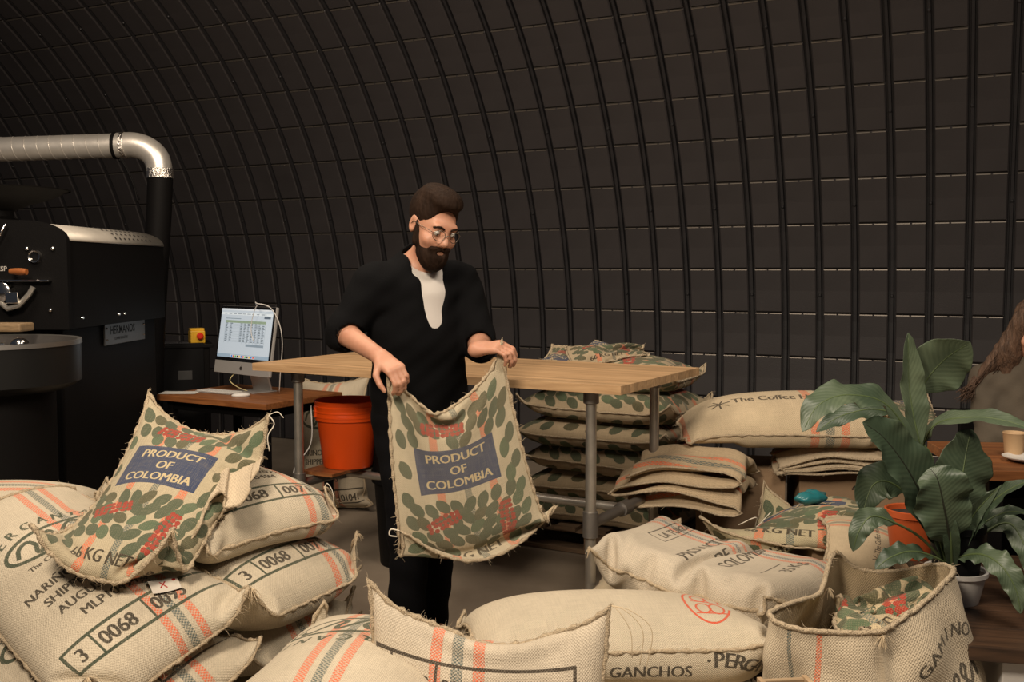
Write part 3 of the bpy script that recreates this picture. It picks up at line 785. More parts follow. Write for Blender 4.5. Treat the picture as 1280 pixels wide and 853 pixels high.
def card(name, p, xa, ya, w, h, mat, parent=None, bend=0.0, n=6, th=0.0008):
    vs = []; fs = []; nn = xa.cross(ya).normalized()
    for l_ in (0, 1):
        for i in range(n+1):
            for j in range(n+1):
                a, b = j/n-.5, i/n-.5; vs.append(tuple(p+xa*w*a+ya*h*b+nn*(bend*(a*a*4-b*b*2)-l_*th)))
    q = (n+1)**2; uvs = []
    for l_ in (0, 1):
        for i in range(n):
            for j in range(n):
                f = [(i, j), (i, j+1), (i+1, j+1), (i+1, j)]
                if l_: f = f[::-1]
                fs.append(tuple(l_*q+a*(n+1)+b for a, b in f)); uvs += sum([[b/n, a/n] for a, b in f], [])
    me = D.meshes.new(name); me.from_pydata(vs, [], fs); me.update(); uv = me.uv_layers.new(name='UVMap'); uv.data.foreach_set('uv', uvs); smooth(me)
    return link(name, me, mat, parent)
rot = Matrix.Rotation(-.35, 3, tn)
o = card('sack_tag', tp+tn*.008, rot @ xa, rot @ ya, .085, .055, img_mat('tag_print', cv), bend=.004)
tag(o, 'small white paper tag with a red x lying on the near left sack', 'tag')

# third sack, under the leaf print one
c = [at(406, 609, 3.52), at(232, 676, 3.02), at(150, 640, 3.55), at(300, 590, 3.98)]
c = [at(256, 676, 3.10), at(406, 609, 3.52), at(300, 592, 4.0), at(130, 630, 3.5)]
t, P, P2 = sack('jute sack with a frilled open mouth lying under the tilted leaf print sack', c, .74, .70, .20, M_lot_b, G_L, 220, seed=12, hydro=.3)
e0 = Vector(P2[0, 0, -1]); strand(t, [e0, e0+Vector((.01, 0, .012)), e0+Vector((.03, -.01, -.02)), e0+Vector((.035, -.01, -.10))], .0014)
# frilled mouth hanging at its near end
def frill(pts_px, depth, drop, name, mat, parent_loc, label=None, amp=.02, nf=4, seed=1, parent=None, back=None):
    rg = random.Random(seed); top = catmull([at(*p) for p in pts_px], 44); nz = 14; vs = []; fs = []; uvs = []; bk = catmull([at(*p) for p in back], 44)
    for i, p in enumerate(top):
        s = i/43
        for k in range(nz):
            q = k/(nz-1); wv = (math.sin(s*PI*2*nf+seed)*amp+math.sin(s*PI*2*nf*1.7+2+q*2)*amp*.5)*(1.1-q)
            vs.append(p.lerp(bk[i], q)+Vector((wv*.5, -abs(wv), wv*.5))+Vector((0, -.01, .03))*math.sin(q*PI))
    for i in range(43):
        for k in range(nz-1): fs.append((i*nz+k, i*nz+k+1, (i+1)*nz+k+1, (i+1)*nz+k)); uvs += [i/43*.4, k/nz*.2, i/43*.4, (k+1)/nz*.2, (i+1)/43*.4, (k+1)/nz*.2, (i+1)/43*.4, k/nz*.2]
    off = Vector(parent_loc); me = D.meshes.new(name); me.from_pydata([tuple(v-off) for v in vs], [], fs); me.update()
    uv = me.uv_layers.new(name='UVMap'); uv.data.foreach_set('uv', uvs); smooth(me); o = link(name, me, mat, parent)
    sd = o.modifiers.new('th', 'SOLIDIFY'); sd.thickness = .004; sb = o.modifiers.new('s', 'SUBSURF'); sb.levels = 0; sb.render_levels = 1
    edge = [vs[i*nz]-off for i in range(44)]
    MB().tube(edge, .0045, 6).build('hem', M_seam, o if False else parent, 180)
    return o, edge
M_scrap = jute_mat('jute_plain_cloth', None, (.55, .45, .32), scale=(1, 1), thread=240)
o, edge = frill([(322, 588, 3.30), (312, 612, 3.20), (298, 632, 3.12), (284, 624, 3.14), (270, 618, 3.18), (256, 642, 3.12), (244, 668, 3.06), (234, 684, 3.03)], 0, (.05, .16, .02), 'open_mouth', M_scrap, t.location, amp=.018, nf=3.5, seed=3, parent=t, back=[(336, 574, 3.56), (320, 566, 3.60), (304, 562, 3.62), (290, 566, 3.62), (276, 580, 3.58), (264, 604, 3.50), (256, 630, 3.40)])

# the tilted leaf print sack on top
c = [at(38, 656, 2.86), at(216, 662, 2.94), at(336, 519, 3.42), at(186, 489, 3.66)]
t, P, P2 = sack('tilted sack with leaf print and blue PRODUCT OF COLOMBIA block, topmost of the left pile', c, .80, .43, .14, M_col, 'leaf print coffee sacks', 380, seed=13, nu=64, nv=48, hydro=.25, seam=.0065, wt=1.22, pmax=.08)
tuft(t, P2[0, -1, 0], (.2, .1, .9), 34, .03, 8); e0 = Vector(P2[0, -1, -1])
strand(t, [e0, e0+Vector((.03, 0, .01)), e0+Vector((.05, 0, -.01))], .0015)
strand(t, [e0, e0+Vector((.02, -.01, -.03)), e0+Vector((.0, -.02, -.07)), e0+Vector((.005, -.02, -.12))], .002)
tuft(t, P2[0, 0, -1], (.5, -.5, -.6), 40, .04, 9)

# --- sack with oval logo lying in front, centre left
sack('hidden jute sack under the round logo sack in the left foreground', rect4(-.38, 2.74, .14, .80, .62, -1.2), .84, .66, .26, M_bare, None, 0, seed=20, sub=0, nu=34, nv=26)
c = [at(610, 780, 3.18), at(405, 752, 3.12), at(262, 856, 2.46), at(470, 905, 2.28)]
t, P, P2 = sack('jute sack with an upside-down green MERCANTA oval logo, low in the left foreground', c, .88, .66, .27, M_merc, None, 260, seed=21, nu=60, nv=44, hydro=.3)

# --- long sack behind the upright one
sack('brown bare jute sack at the bottom centre under the red marked sack', rect4(.33, 3.02, .13, .92, .62, PI), .98, .66, .26, M_bare, None, 60, seed=22, nu=40, nv=30)
c = [at(966, 762, 2.98), at(905, 745, 3.52), at(585, 760, 3.42), at(618, 828, 2.80)]
c = [c[1], c[0], c[3], c[2]]
c = [at(966, 762, 2.98), at(905, 754, 3.42), at(580, 764, 3.36), at(612, 826, 2.80)]
P = None
t, P, P2 = sack('long plump jute sack with a red oval mark, behind the upright centre sack', c, .98, .62, .25, M_perg, None, 320, seed=23, nu=64, nv=46, hydro=.5)
PERG = (t, P, P2)

# --- PRODUCTO DE COLOMBIA sack on the right, on two hidden ones
sack('bare jute sack two layers under the PRODUCTO sack, by the dark bench', rect4(.74, 3.86, .12, .84, .62, 2.9), .88, .64, .19, M_bare, None, 0, seed=30, sub=0, nu=34, nv=26)
sack('bare jute sack directly under the PRODUCTO sack', rect4(.74, 3.84, .28, .84, .60, 2.9), .88, .64, .19, M_bare, None, 60, seed=31, nu=34, nv=26)
c = [at(955, 746, 3.10), at(1046, 700, 3.60), at(850, 650, 3.98), at(737, 686, 3.42)]
t, P, P2 = sack('pale jute sack reading PRODUCTO DE COLOMBIA with thin orange and blue stripes', c, .88, .64, .19, M_prod, None, 360, seed=32, ground=False, grav=.00005, nu=64, nv=48, hydro=.4)
e0 = Vector(P2[0, -1, 0]); tuft(t, e0, (-.4, -.3, -.8), 24, .035, 12)

# --- upright centre sack
c = [at(462, 1075, 2.58), at(768, 1085, 2.50), at(763, 757, 2.62), at(460, 722, 2.74)]
t, P, P2 = sack('upright jute sack in the centre foreground stencilled 3 0068 with woven orange and grey stripes', c, .705, .655, .14, M_centre, None, 420, seed=40, nu=60, nv=56, ground=False, hydro=1.0, addhm=False, grav=.00008, fillz=.45, seam=.007, rough=.006)
e0 = Vector(P2[0, -1, -1])
for dx in (0, .02, .035): strand(t, [e0, e0+Vector((.02+dx, -.02, -.01)), e0+Vector((.05+dx*1.6, -.03, -.06)), e0+Vector((.055+dx, -.03, -.13-dx))], .0012, M_twine)

# --- stack of leaf print sacks on a pallet behind the bench
TA = math.atan2(-.506, .862)
pal = empty('pallet', (.62, 5.42, 0), TA+.03, 'worn wooden pallet on the floor under the stack of leaf print sacks', 'pallet')
for k in range(3): MB().box((0, -.36+.36*k, .015), (1.15, .10, .022)).build('bottom_board', M_pallet, pal)
for k in range(7): MB().box((-.51+.17*k, 0, .126), (.12, .84, .020), bev=.002).build('deck_board', M_pallet, pal)
for a in (-.5, 0, .5):
    for b in (-.36, 0, .36): MB().box((a, b, .068), (.13, .10, .078)).build('block', M_pallet, pal)
for k in range(3): MB().box((0, -.36+.36*k, .111), (1.15, .09, .010)).build('stringer', M_pallet, pal)
hm_box(.62-.57, 5.42-.42, .62+.57, 5.42+.42, .137, TA)
M_col2 = jute_mat('jute_leaf_print_small', design_colombia(seed=9, res=500), (.47, .37, .24))
G_T = 'leaf print coffee sacks stacked on the pallet'
names = ['lowest, on the pallet', 'second from the pallet', 'third from the pallet', 'fourth from the pallet', 'fifth from the pallet', 'topmost of the six']
for k in range(6):
    off = [(0, 0), (.01, .02), (.03, .0), (-.03, .02), (.0, .0), (-.02, .04)][k]
    yw = TA+[.0, .04, -.05, .03, .0, .06][k]+(PI if k % 2 else 0)
    cc = rect4(.55+off[0], 5.38+off[1], .205+.148*k, .86, .61, yw)
    if k == 0:
        ddx = Vector((0, 0, 0))
    sack('leaf print jute sack in the stack behind the work table, '+names[k], cc, .90, .64, .158, M_col2, G_T, 50, seed=50+k, nu=40, nv=30, hydro=.2, sub=1, steps=140)
# folded empty sacks lying on the top of the stack, seen above the table
c = quad((636, 441, 5.3), (690, 448, 5.15), (744, 436, 5.25), (690, 431, 5.6))
t, P, P2 = sack('crumpled empty jute sack with a rolled edge lying on the stack above the table top', c, .42, .34, .05, M_col2, None, 90, seed=58, nu=36, nv=28, rough=.01, press=.0002)
c = quad((720, 462, 5.15), (808, 462, 5.3), (790, 446, 5.6), (715, 446, 5.6))
t, P, P2 = sack('flat folded leaf print sack with blue lettering lying on the stack above the table top', c, .44, .46, .05, M_col2, None, 60, seed=59, nu=36, nv=28, rough=.006, press=.0002)

# --- standing sack behind the orange buckets
def design_standing():
    c = Canvas(.55, .85); stripes3(c, .30, 0, .030, .046)
    mercanta_logo(c, .24, .60, 1.2, False)
    for k, t in enumerate(['MLP10493', 'AUGUST 2022', 'SHIPPED FROM', 'NARIÑO SAN JOSE']): c.text(t, .26, .20+k*.055, .036, INK, .025, .95, align='c')
    box_line(c, .06, '3', '0068', '01041', INK, x0=.02, hh=.09)
    return c
c = quad((376, 632, 6.2), (466, 630, 6.0), (462, 470, 6.15), (370, 468, 6.35))
t, P, P2 = sack('upright jute sack with MERCANTA oval logo standing behind the orange bucket', c, .82, .50, .17, jute_mat('jute_standing', design_standing(), J3, thread=240), None, 90, seed=60, nu=48, nv=34, ground=False, hydro=.5, addhm=False, grav=.00004)

# --- right back: cardboard boxes with sacks on top
def carton(u0, v0, Y, sx, sy, sz, rz, label, tree=False):
    p = at(u0, v0, Y); t = empty('cardboard_box', (p.x, p.y, 0), rz, label, 'box')
    MB().box((0, 0, sz/2), (sx, sy, sz), bev=.004).build('body', M_card, t)
    MB().box((0, -.0005, sz+.0005), (.05, sy*.99, .0015)).build('tape', simple('parcel_tape', (.33, .23, .13), .3), t)
    if tree:
        m = MB(); rr = random.Random(2)
        def br(p, a, l, n):
            q = p+Vector((math.cos(a)*l, 0, math.sin(a)*l)); m.tube([p, q], .0022, 4)
            if n:
                for s_ in (-.6, .1, .6): br(q, a+s_+rr.uniform(-.1, .1), l*.62, n-1)
        br(Vector((.02, -sy/2-.0005, sz-.17)), PI/2, .05, 3); m.build('tree_print', M_ink, t)
    else:
        cu = text_obj('LAYERS', .035, M_ink, t); cu.location = (-sx/2+.06, -sy/2-.001, sz-.07); cu.rotation_euler = (PI/2, 0, 0)
    hm_add(np.array([[p.x+math.cos(rz)*a-math.sin(rz)*b, p.y+math.sin(rz)*a+math.cos(rz)*b, sz] for a in np.arange(-sx/2, sx/2, .01) for b in np.arange(-sy/2, sy/2, .01)]))
    return t
def text_obj(t, h, mat, parent=None, bold=.01, name='lettering', depth=.0004):
    tr = glyph_tris(t, bold)*h*1.36; m = MB()
    for a, b, c in tr: m.add([(a[0], a[1], 0), (b[0], b[1], 0), (c[0], c[1], 0)], [(0, 1, 2)])
    return m.build(name, mat, parent)
carton(925, 600, 4.78, .40, .34, .545, TA*.4, 'brown cardboard box under the folded sacks, left of two')
carton(1062, 600, 4.72, .52, .34, .545, TA*.2, 'brown cardboard box printed with a small bare tree, right of two', True)
# folded stacks of empty sacks
def folded(label, C, yaw, wid, folds, length, th=.012, zb=0.0, mat=None, seed=1, droop=.0, flare=0.0, tilt=0.0, gap=.022, n=70, jag=.012):
    """an empty sack folded to and fro: a zig-zag section swept across its width"""
    rg = random.Random(seed); path = []
    for k in range(folds):
        z = zb+gap*k; xs = np.linspace(-length/2, length/2, 16)
        if k % 2: xs = xs[::-1]
        jx = rg.uniform(-.02, .02)
        for x in xs: path.append([x+jx*(abs(x)/length*2), z+.006*math.sin(x*18+k)])
        if k < folds-1:
            e = xs[-1]; s_ = 1 if e > 0 else -1
            for a in (-50, 0, 50): path.append([e+jx+s_*gap*(.5+flare)*math.cos(math.radians(a)), z+gap/2+gap*.5*math.sin(math.radians(a))])
    nw = 30; vs = []; fs = []; uvs = []; acc = 0
    for i, (x, z) in enumerate(path):
        for j in range(nw):
            s_ = j/(nw-1)-.5; y = s_*wid*(1+.04*math.sin(i*.13+seed))
            dz = -droop*(x-length*.1)**2*(1 if x < 0 else .5)-droop*.3*s_*s_+.010*math.sin(s_*9+i*.07+seed)+jag*math.sin(s_*23+i*.21)*.4+tilt*x
            vs.append((x+.012*math.sin(s_*7+i*.3), y, z+dz))
    for i in range(len(path)-1):
        for j in range(nw-1):
            fs.append((i*nw+j, i*nw+j+1, (i+1)*nw+j+1, (i+1)*nw+j))
            for a, b in ((i, j), (i, j+1), (i+1, j+1), (i+1, j)): uvs += [b/nw*.5, (a/len(path)*folds*length/.9) % 1.0 if False else a/len(path)]
    t = empty('folded_sack', C, yaw, label, 'sack')
    me = D.meshes.new('cloth'); me.from_pydata(vs, [], fs); me.update(); uv = me.uv_layers.new(name='UVMap'); uv.data.foreach_set('uv', uvs); smooth(me)
    o = link('cloth', me, mat or M_scrap, t); sd = o.modifiers.new('th', 'SOLIDIFY'); sd.thickness = th; sd.offset = 0
    sb = o.modifiers.new('s', 'SUBSURF'); sb.levels = 0; sb.render_levels = 1
    for jj, nm in ((0, 1), (nw-1, 2)):
        MB().tube([vs[i*nw+jj] for i in range(0, len(path), 1)], .005, 5).build('hem', M_seam, t, 180)
    fuzz_part([Vector(vs[i*nw]) for i in range(len(path))]+[Vector(v) for v in vs[:nw]], t, 120, seed=seed, centre=Vector((0, 0, 0)))
    return t, vs
M_fold1 = jute_mat('jute_folded', design_plainstripes(.14), (.45, .345, .22), thread=240)
M_fold2 = jute_mat('jute_folded_light', design_plainstripes(.2), (.52, .42, .29), thread=240)
folded('thick folded jute sack with curled open folds below the left end of the plump sack', at(855, 606, 4.45), TA+.15, .46, 4, .40, zb=.0, mat=M_fold1, seed=3, droop=.6, flare=1.3, gap=.050, jag=.035)
folded('flat folded jute sack on the right cardboard box', at(1040, 583, 4.66), TA*.3+.05, .34, 3, .50, mat=M_fold2, seed=5, droop=.15, flare=.2, gap=.020)
folded('folded jute sack with rounded front edge, uppermost of the flat ones on the right box', at(1035, 562, 4.66), TA*.3, .34, 3, .48, mat=M_fold2, seed=8, droop=.6, flare=.5, gap=.020)
hm_box(.95, 4.4, 1.85, 5.0, .655); hm_box(.65, 4.4, 1.0, 5.0, .68)
def design_hunters():
    c = Canvas(.55, 1.1); c.stripe(0, 0, ORANGE)
    c.stripe(.62, .04, ORANGE, horizontal=True); c.stripe(.69, .04, STEEL, horizontal=True); c.stripe(.76, .04, ORANGE, horizontal=True)
    c.text('The Coffee Hunters', .37, .28, .046, INK, .02, 1.0, rot=PI/2)
    for k in range(7): c.line([(.36, .22), (.36+.04*math.cos(k*.9), .22+.05*math.sin(k*.9))], .008, INK)
    c.stripe(.025, .03, ORANGE, horizontal=True)
    return c
M_hunt = jute_mat('jute_hunters', design_hunters(), (.56, .45, .30), thread=240)
c = [at(858, 548, 4.42), at(1120, 535, 4.35), at(1092, 486, 5.0), at(870, 512, 4.95)]
c = [c[3], c[0], c[1], c[2]]
t, P, P2 = sack('plump pale jute sack lettered Coffee Hunters lying on the folded sacks at right', c, 1.06, .60, .25, M_hunt, None, 240, seed=62, nu=60, nv=40, hydro=.3)
c = quad((1085, 530, 4.4), (1165, 528, 4.4), (1160, 492, 4.9), (1075, 490, 4.9))
M_col3 = M_col
sack('small crumpled sack with a printed corner at the right end of the folded sacks', c, .36, .38, .07, M_col2, None, 60, seed=63, nu=34, nv=28, rough=.012)

# draped leaf print sack below
M_green = jute_mat('jute_green_print', design_colombia(seed=21, res=600), (.42, .36, .23), thread=240)
carton(1100, 700, 4.02, .62, .44, .44, -.1, 'low cardboard box under the slumped open sack, mostly hidden')
c = [at(876, 646, 3.95), at(1100, 700, 3.75), at(1110, 655, 4.25), at(955, 606, 4.40)]
t, P, P2 = sack('slack open sack with faded green leaf print slumped behind the PRODUCTO sack', c, .74, .60, .12, M_green, 'leaf print coffee sacks', 160, seed=64, nu=52, nv=40, rough=.034, press=.0004, grav=.0003)
B = border(P2); strand(t, [Vector(P2[0, 8, 6])+Vector((0, -.02, .03)), Vector(P2[0, 10, 10])+Vector((0, -.03, .05)), Vector(P2[0, 14, 9])+Vector((0, -.03, .03)), Vector(P2[0, 15, 14])+Vector((0, -.02, .04))], .002)
hm_add(P)
c = [at(1030, 700, 3.62), at(1114, 706, 3.62), at(1114, 672, 3.90), at(1026, 666, 3.90)]
t, P, P2 = sack('small rolled jute sack between the slumped sack and the orange pot', c, .32, .28, .07, M_hunt, None, 90, seed=65, nu=36, nv=30, rough=.014)

tb_ = at(1014, 622, 4.12); bg = empty('plastic_bag', tb_, .4, 'crumpled teal plastic bag tucked in the mouth of the slumped sack', 'bag')
b_ = MB().ball((0, 0, .0), .05, 24, (1.5, .8, .55)); b_.v = [(x*(1+.12*math.sin(y*160+z*90)), y*(1+.15*math.sin(x*130+1)), z*(1+.2*math.sin(x*110+y*70))) for x, y, z in b_.v]
b_.build('body', simple('teal_plastic', (.02, .16, .18), .3), bg, 180)

# ================================================================== work table
HT = 1.02
def onplane(u, v, z):
    rx = (u-640)/F; ry = (426.5-v)/F
    d = Vector((rx, math.cos(PITCH)+ry*math.sin(PITCH), -math.sin(PITCH)+ry*math.cos(PITCH)))
    return Vector((0, 0, EYE))+d*((z-EYE)/d.z)
tA = onplane(315, 454, HT); tP = onplane(776, 483, HT)
ta = (tP-tA); TL = ta.length; TAX = math.atan2(ta.y, ta.x); TW = .84
bench = empty('work_table', (tA.x, tA.y, 0), TAX, 'long work table with a pale butcher block top on steel pipe legs with casters', 'table')
NST = 20
for k in range(NST):
    wd = TW/NST
    MB().box((TL/2, wd*(k+.5), HT-.017), (TL, wd-.0008, .034), bev=.0012).build('stave', M_beech, bench)
LEG = [(.19, .10), (.19, TW-.10), (TL-.17, .10), (TL-.17, TW-.10)]
R = .0215
for (x, y) in LEG:
    l = MB().tube([(x, y, .16), (x, y, HT-.04)], R, 16).build('leg', M_steel, bench, 40)
    MB().lathe([(.0, HT-.034), (.05, HT-.034), (.05, HT-.042), (.031, HT-.046), (.031, HT-.085), (.026, HT-.088), (.0, HT-.088)], (x, y, 0), 20).build('flange', M_castiron, l, 35)
    MB().lathe([(.0215, .405), (.031, .405), (.031, .505), (.0215, .505)], (x, y, 0), 20).build('tee_fitting', M_castiron, l, 35)
    cs = MB().tube([(x, y, .16), (x, y, .118)], .017, 14).box((x, y, .112), (.055, .055, .008)).box((x-.022, y+.01, .075), (.004, .045, .078)).box((x+.022, y+.01, .075), (.004, .045, .078)).build('caster', M_castiron, bench)
    Mx = Matrix.Translation((x, y+.018, .050)) @ Matrix.Rotation(PI/2, 4, 'Y')
    MB().lathe([(.0, -.015), (.030, -.015), (.046, -.014), (.050, -.009), (.050, .009), (.046, .014), (.030, .015), (.0, .015)], n=24, M=Mx).build('wheel', M_rubber, cs, 35)
    MB().lathe([(.0, -.019), (.015, -.019), (.015, .019), (.0, .019)], n=14, M=Mx).build('hub', M_chrome, cs, 35)
for x in (.19, TL-.17): MB().tube([(x, .10, .455), (x, TW-.10, .455)], R, 14).build('end_rail', M_castiron, bench, 40)
MB().tube([(.19, TW/2, .455), (TL-.17, TW/2, .455)], R*.9, 14).build('stretcher', M_steel, bench, 40)
for x in (.19, TL-.17): MB().tube([(x-.001, TW/2-.035, .455), (x-.001, TW/2+.035, .455)], .031, 16).build('stretcher_fitting', M_castiron, bench, 40)
TM = Matrix.Translation((tA.x, tA.y, 0)) @ Matrix.Rotation(TAX, 4, 'Z')
MB().tube([(.19, TW-.10, .80), (.55, TW-.14, .775)], .012, 12).build('side_handle', M_chrome, bench, 40)
MB().box((.21, TW/2, .487), (.20, .46, .016), bev=.002).build('shelf_board', M_desk, bench)
# stacked orange buckets on the lower rails
bp = TM @ Vector((.235, TW/2-.02, .496))
def bucket(z, label, n):
    t = empty('bucket', (bp.x, bp.y, z), .4, label, 'bucket', 'stacked orange buckets')
    pr = [(.0, .003), (.112, .003), (.116, .0), (.120, .006), (.148, .225), (.150, .230), (.157, .232), (.159, .262), (.157, .268), (.160, .290), (.163, .300), (.158, .304), (.151, .300), (.146, .230), (.117, .010), (.0, .009)]
    MB().lathe(pr, n=40).build('body', M_orange, t, 40)
    MB().lathe([(.157, .246), (.1605, .248), (.1605, .254), (.157, .256)], n=40).build('rib', M_orange, t, 40)
    MB().box((.160, 0, .262), (.012, .03, .03), bev=.003).box((-.160, 0, .262), (.012, .03, .03), bev=.003).build('handle_lug', M_orange, t)
    return t
bucket(bp.z, 'lower of two nested orange plastic buckets on the table rail', 1)
bucket(bp.z+.022, 'upper of two nested orange plastic buckets, its rim showing on top', 2)
# black bin beneath the table
q = at(507, 720, 4.95)
bn = empty('waste_bin', (q.x, 4.96, 0), 0, 'round black plastic bin with a wide rim under the work table behind the man', 'bin')
MB().lathe([(.0, .0), (.118, .0), (.125, .01), (.150, .40), (.152, .41), (.164, .415), (.166, .47), (.158, .475), (.145, .46), (.120, .02), (.0, .015)], n=36).build('body', M_blackplastic, bn, 35)
MB().lathe([(.158, .470), (.160, .480), (.150, .64), (.140, .668), (.115, .685), (.0, .690)], n=36).build('lid', M_blackplastic, bn, 35)

# ================================================================== desk with computer
dk0 = Vector((-2.02, 5.74, 0)); dang = TAX
DZ = .745
desk = empty('computer_desk', dk0, dang, 'small varnished wooden desk holding the computer, behind the leaf print sack', 'desk')
DL, DW = .84, .62
for k in range(5): MB().box((DL/2, DW/5*(k+.5), DZ-.016), (DL, DW/5-.001, .032), bev=.002).build('board', M_desk, desk)
for x, y in ((.06, .06), (.06, DW-.06), (DL-.06, .06), (DL-.06, DW-.06)): MB().box((x, y, (DZ-.032)/2), (.04, .04, DZ-.032), bev=.003).build('leg', M_black, desk)
MB().box((DL/2, DW/2, DZ-.06), (DL-.1, DW-.1, .05)).build('apron', M_black, desk)
DM = Matrix.Translation(dk0) @ Matrix.Rotation(dang, 4, 'Z')
# computer
sa = at(266, 456, 5.98); sb = at(337, 474, 5.62); hx = Vector((sb.x-sa.x, sb.y-sa.y, 0)); ang = math.atan2(hx.y, hx.x)
W_ = .528; cx = (sa+sb)/2
mac = empty('desktop_computer', (cx.x, cx.y, DZ), ang, 'all-in-one desktop computer with aluminium chin showing a spreadsheet, on the wooden desk', 'computer')
TL_ = Matrix.Translation((0, 0, .105)) @ Matrix.Rotation(math.radians(-9), 4, 'X')
body = MB().box((0, .012, .20), (W_, .022, .395), M=TL_, bev=.006).box((0, .03, .2), (W_*.8, .03, .28), M=TL_, bev=.012).build('housing', M_alu, mac)
gl = MB().box((0, -.0005, .235), (W_-.003, .004, .322), M=TL_, bev=.0015).build('bezel', simple('black_glass', (.008, .008, .009), .12), body)
MB().box((0, 0.0, .039), (W_-.001, .005, .072), M=TL_, bev=.001).build('chin', M_alu, body)
# the fruit emblem on the chin: a bitten round with a leaf
em = MB(); pts = []
for k in range(36):
    a = 2*PI*k/36; r = .0115*(1+.06*math.cos(2*a)-.10*max(0, math.sin(a))**6-.05*max(0, -math.sin(a))**8); x, z = r*math.cos(a), r*math.sin(a)*1.08
    dx, dz = x-.0135, z-.001
    dd = math.hypot(dx, dz)
    if dd < .0058: x, z = .0135+dx/dd*.0058, .001+dz/dd*.0058
    pts.append((x, z))
vs = [TL_ @ Vector((x, -.0030, z+.038)) for x, z in pts]; em.add(vs, [tuple(range(36))])
lf = [(0.0, .0135), (.0015, .0175), (.005, .0195), (.0045, .0155)]
em.add([TL_ @ Vector((x, -.0030, z+.038)) for x, z in lf], [(0, 1, 2, 3)]); em.build('emblem', M_ink, body)
cv = Canvas(.50, .285, 1600, base=(.70, .76, .82, 1), faces=1)
cv.rect(0, .275, .5, .285, (.80, .84, .88)); cv.rect(0, .262, .5, .275, (.70, .76, .82)); cv.rect(0, .248, .5, .262, (.80, .85, .89))
rg = random.Random(5)
for k in range(9): cv.rect(.03+k*.045, .253, .03+k*.045+rg.uniform(.015, .035), .257, (.45, .5, .56))
cv.rect(.42, .232, .48, .246, (.35, .40, .46)); cv.rect(.05, .225, .2, .229, (.45, .52, .58))
cv.rect(.05, .202, .44, .216, (.52, .60, .52))
for r_ in range(13):
    y = .196-r_*.0085
    for k, x in enumerate((.055, .10, .20, .235, .27, .305, .34, .375, .41)):
        cv.rect(x, y, x+(.085 if k == 2 else .026)*rg.uniform(.5, .95) if k != 2 else x+.02, y+.0038, (.30, .36, .42))
    cv.line([(.05, y-.002), (.44, y-.002)], .0006, (.45, .52, .58))
for x in (.05, .095, .195, .23, .265, .30, .335, .37, .405, .44): cv.line([(x, .084), (x, .216)], .0007, (.45, .52, .58))
cv.rect(.27, .068, .44, .082, (.50, .57, .63)); cv.rect(0, .0, .5, .02, (.55, .64, .72)); cv.rect(.13, .0, .37, .016, (.78, .80, .82))
for k in range(12): cv.rect(.14+k*.019, .003, .153+k*.019, .014, [(.2, .45, .8), (.8, .3, .25), (.25, .65, .35), (.15, .15, .17), (.85, .7, .2)][k % 5])
scr = img_mat('spreadsheet_screen', cv, .3, .40)
sc_o = card('screen', TL_ @ Vector((0, -.0032, .238)), Vector((1, 0, 0)), (TL_.to_3x3() @ Vector((0, 0, 1))), .50, .285, scr, body, n=1)
MB().box((0, .10, .004), (.19, .17, .006), bev=.002).build('stand_foot', M_alu, mac)
sg = MB(); sec = [(.03, .17), (.075, .15), (.12, .09), (.145, .006)]
sp = catmull([(0, y, z) for y, z in sec], 12)
vs = []; 
for p in sp:
    for x in (-.085, .085): vs += [(x, p.y, p.z), (x, p.y+.012, p.z+.005)]
fs = []
for k in range(11):
    b = k*4; n = b+4
    fs += [(b, b+2, n+2, n), (b+1, n+1, n+3, b+3), (b, n, n+1, b+1), (b+2, b+3, n+3, n+2)]
sg.add(vs, fs).build('stand_neck', M_alu, mac)
mm = Matrix.Translation(mac.location) @ Matrix.Rotation(ang, 4, 'Z')
# white cable looped over the screen, another down the back
c1 = [mm @ Vector(p) for p in ((.10, .05, .50), (.16, .0, .525), (.20, -.02, .52), (.245, .03, .50), (.285, .06, .42), (.29, .08, .30), (.24, .10, .12), (.20, .12, .01))]
c2 = [mm @ Vector(p) for p in ((.245, .03, .50), (.20, -.012, .515), (.15, -.016, .44), (.14, -.020, .36), (.16, -.02, .31))]
cb = MB().tube(catmull(c1, 40), .0028, 6).build('charging_cable', M_white, None, 180); tag(cb, 'thin white cable looped over the top of the computer screen', 'cable')
MB().tube(catmull(c2, 24), .0022, 6).build('loop_end', M_white, cb, 180)
cb = MB().tube(catmull([mm @ Vector(p) for p in ((-.08, .03, .12), (-.09, -.01, .07), (-.06, .02, .03), (-.02, .06, .006))], 20), .0028, 6).build('power_cable', simple('yellowed_cable', (.5, .42, .2), .6), None, 180); tag(cb, 'short yellowish cable hanging below the computer chin onto the desk', 'cable')
cb = MB().tube(catmull([DM @ Vector(p) for p in ((DL-.02, DW*.6, DZ-.05), (DL+.03, DW*.5, DZ-.25), (DL-.04, DW*.4, DZ-.4), (DL+.01, DW*.4, DZ-.55), (DL+.06, DW*.3, DZ-.735))], 30), .004, 6).build('desk_cable', M_white, None, 180); tag(cb, 'white cable hanging from the right end of the computer desk to the floor', 'cable')
def sheet(u, v, w_, h_, rz, label, name='paper_sheet'):
    p = onplane(u, v, DZ+.0015); o = card(name, Vector((p.x, p.y, DZ+.0022)), Vector((math.cos(rz), math.sin(rz), 0)), Vector((-math.sin(rz), math.cos(rz), 0)), w_, h_, M_paper, None, bend=.0008)
    tag(o, label, 'paper', 'papers on the computer desk'); return p
sheet(225, 491, .21, .13, dang+.55, 'blank white paper sheet at the left end of the computer desk')
kp = onplane(274, 491, DZ); kb = empty('keyboard', (kp.x, kp.y, DZ), ang+.15, 'slim white and aluminium computer keyboard on the desk in front of the screen', 'keyboard')
MB().box((0, 0, .005), (.28, .11, .008), bev=.003).build('base', M_alu, kb)
ks = MB()
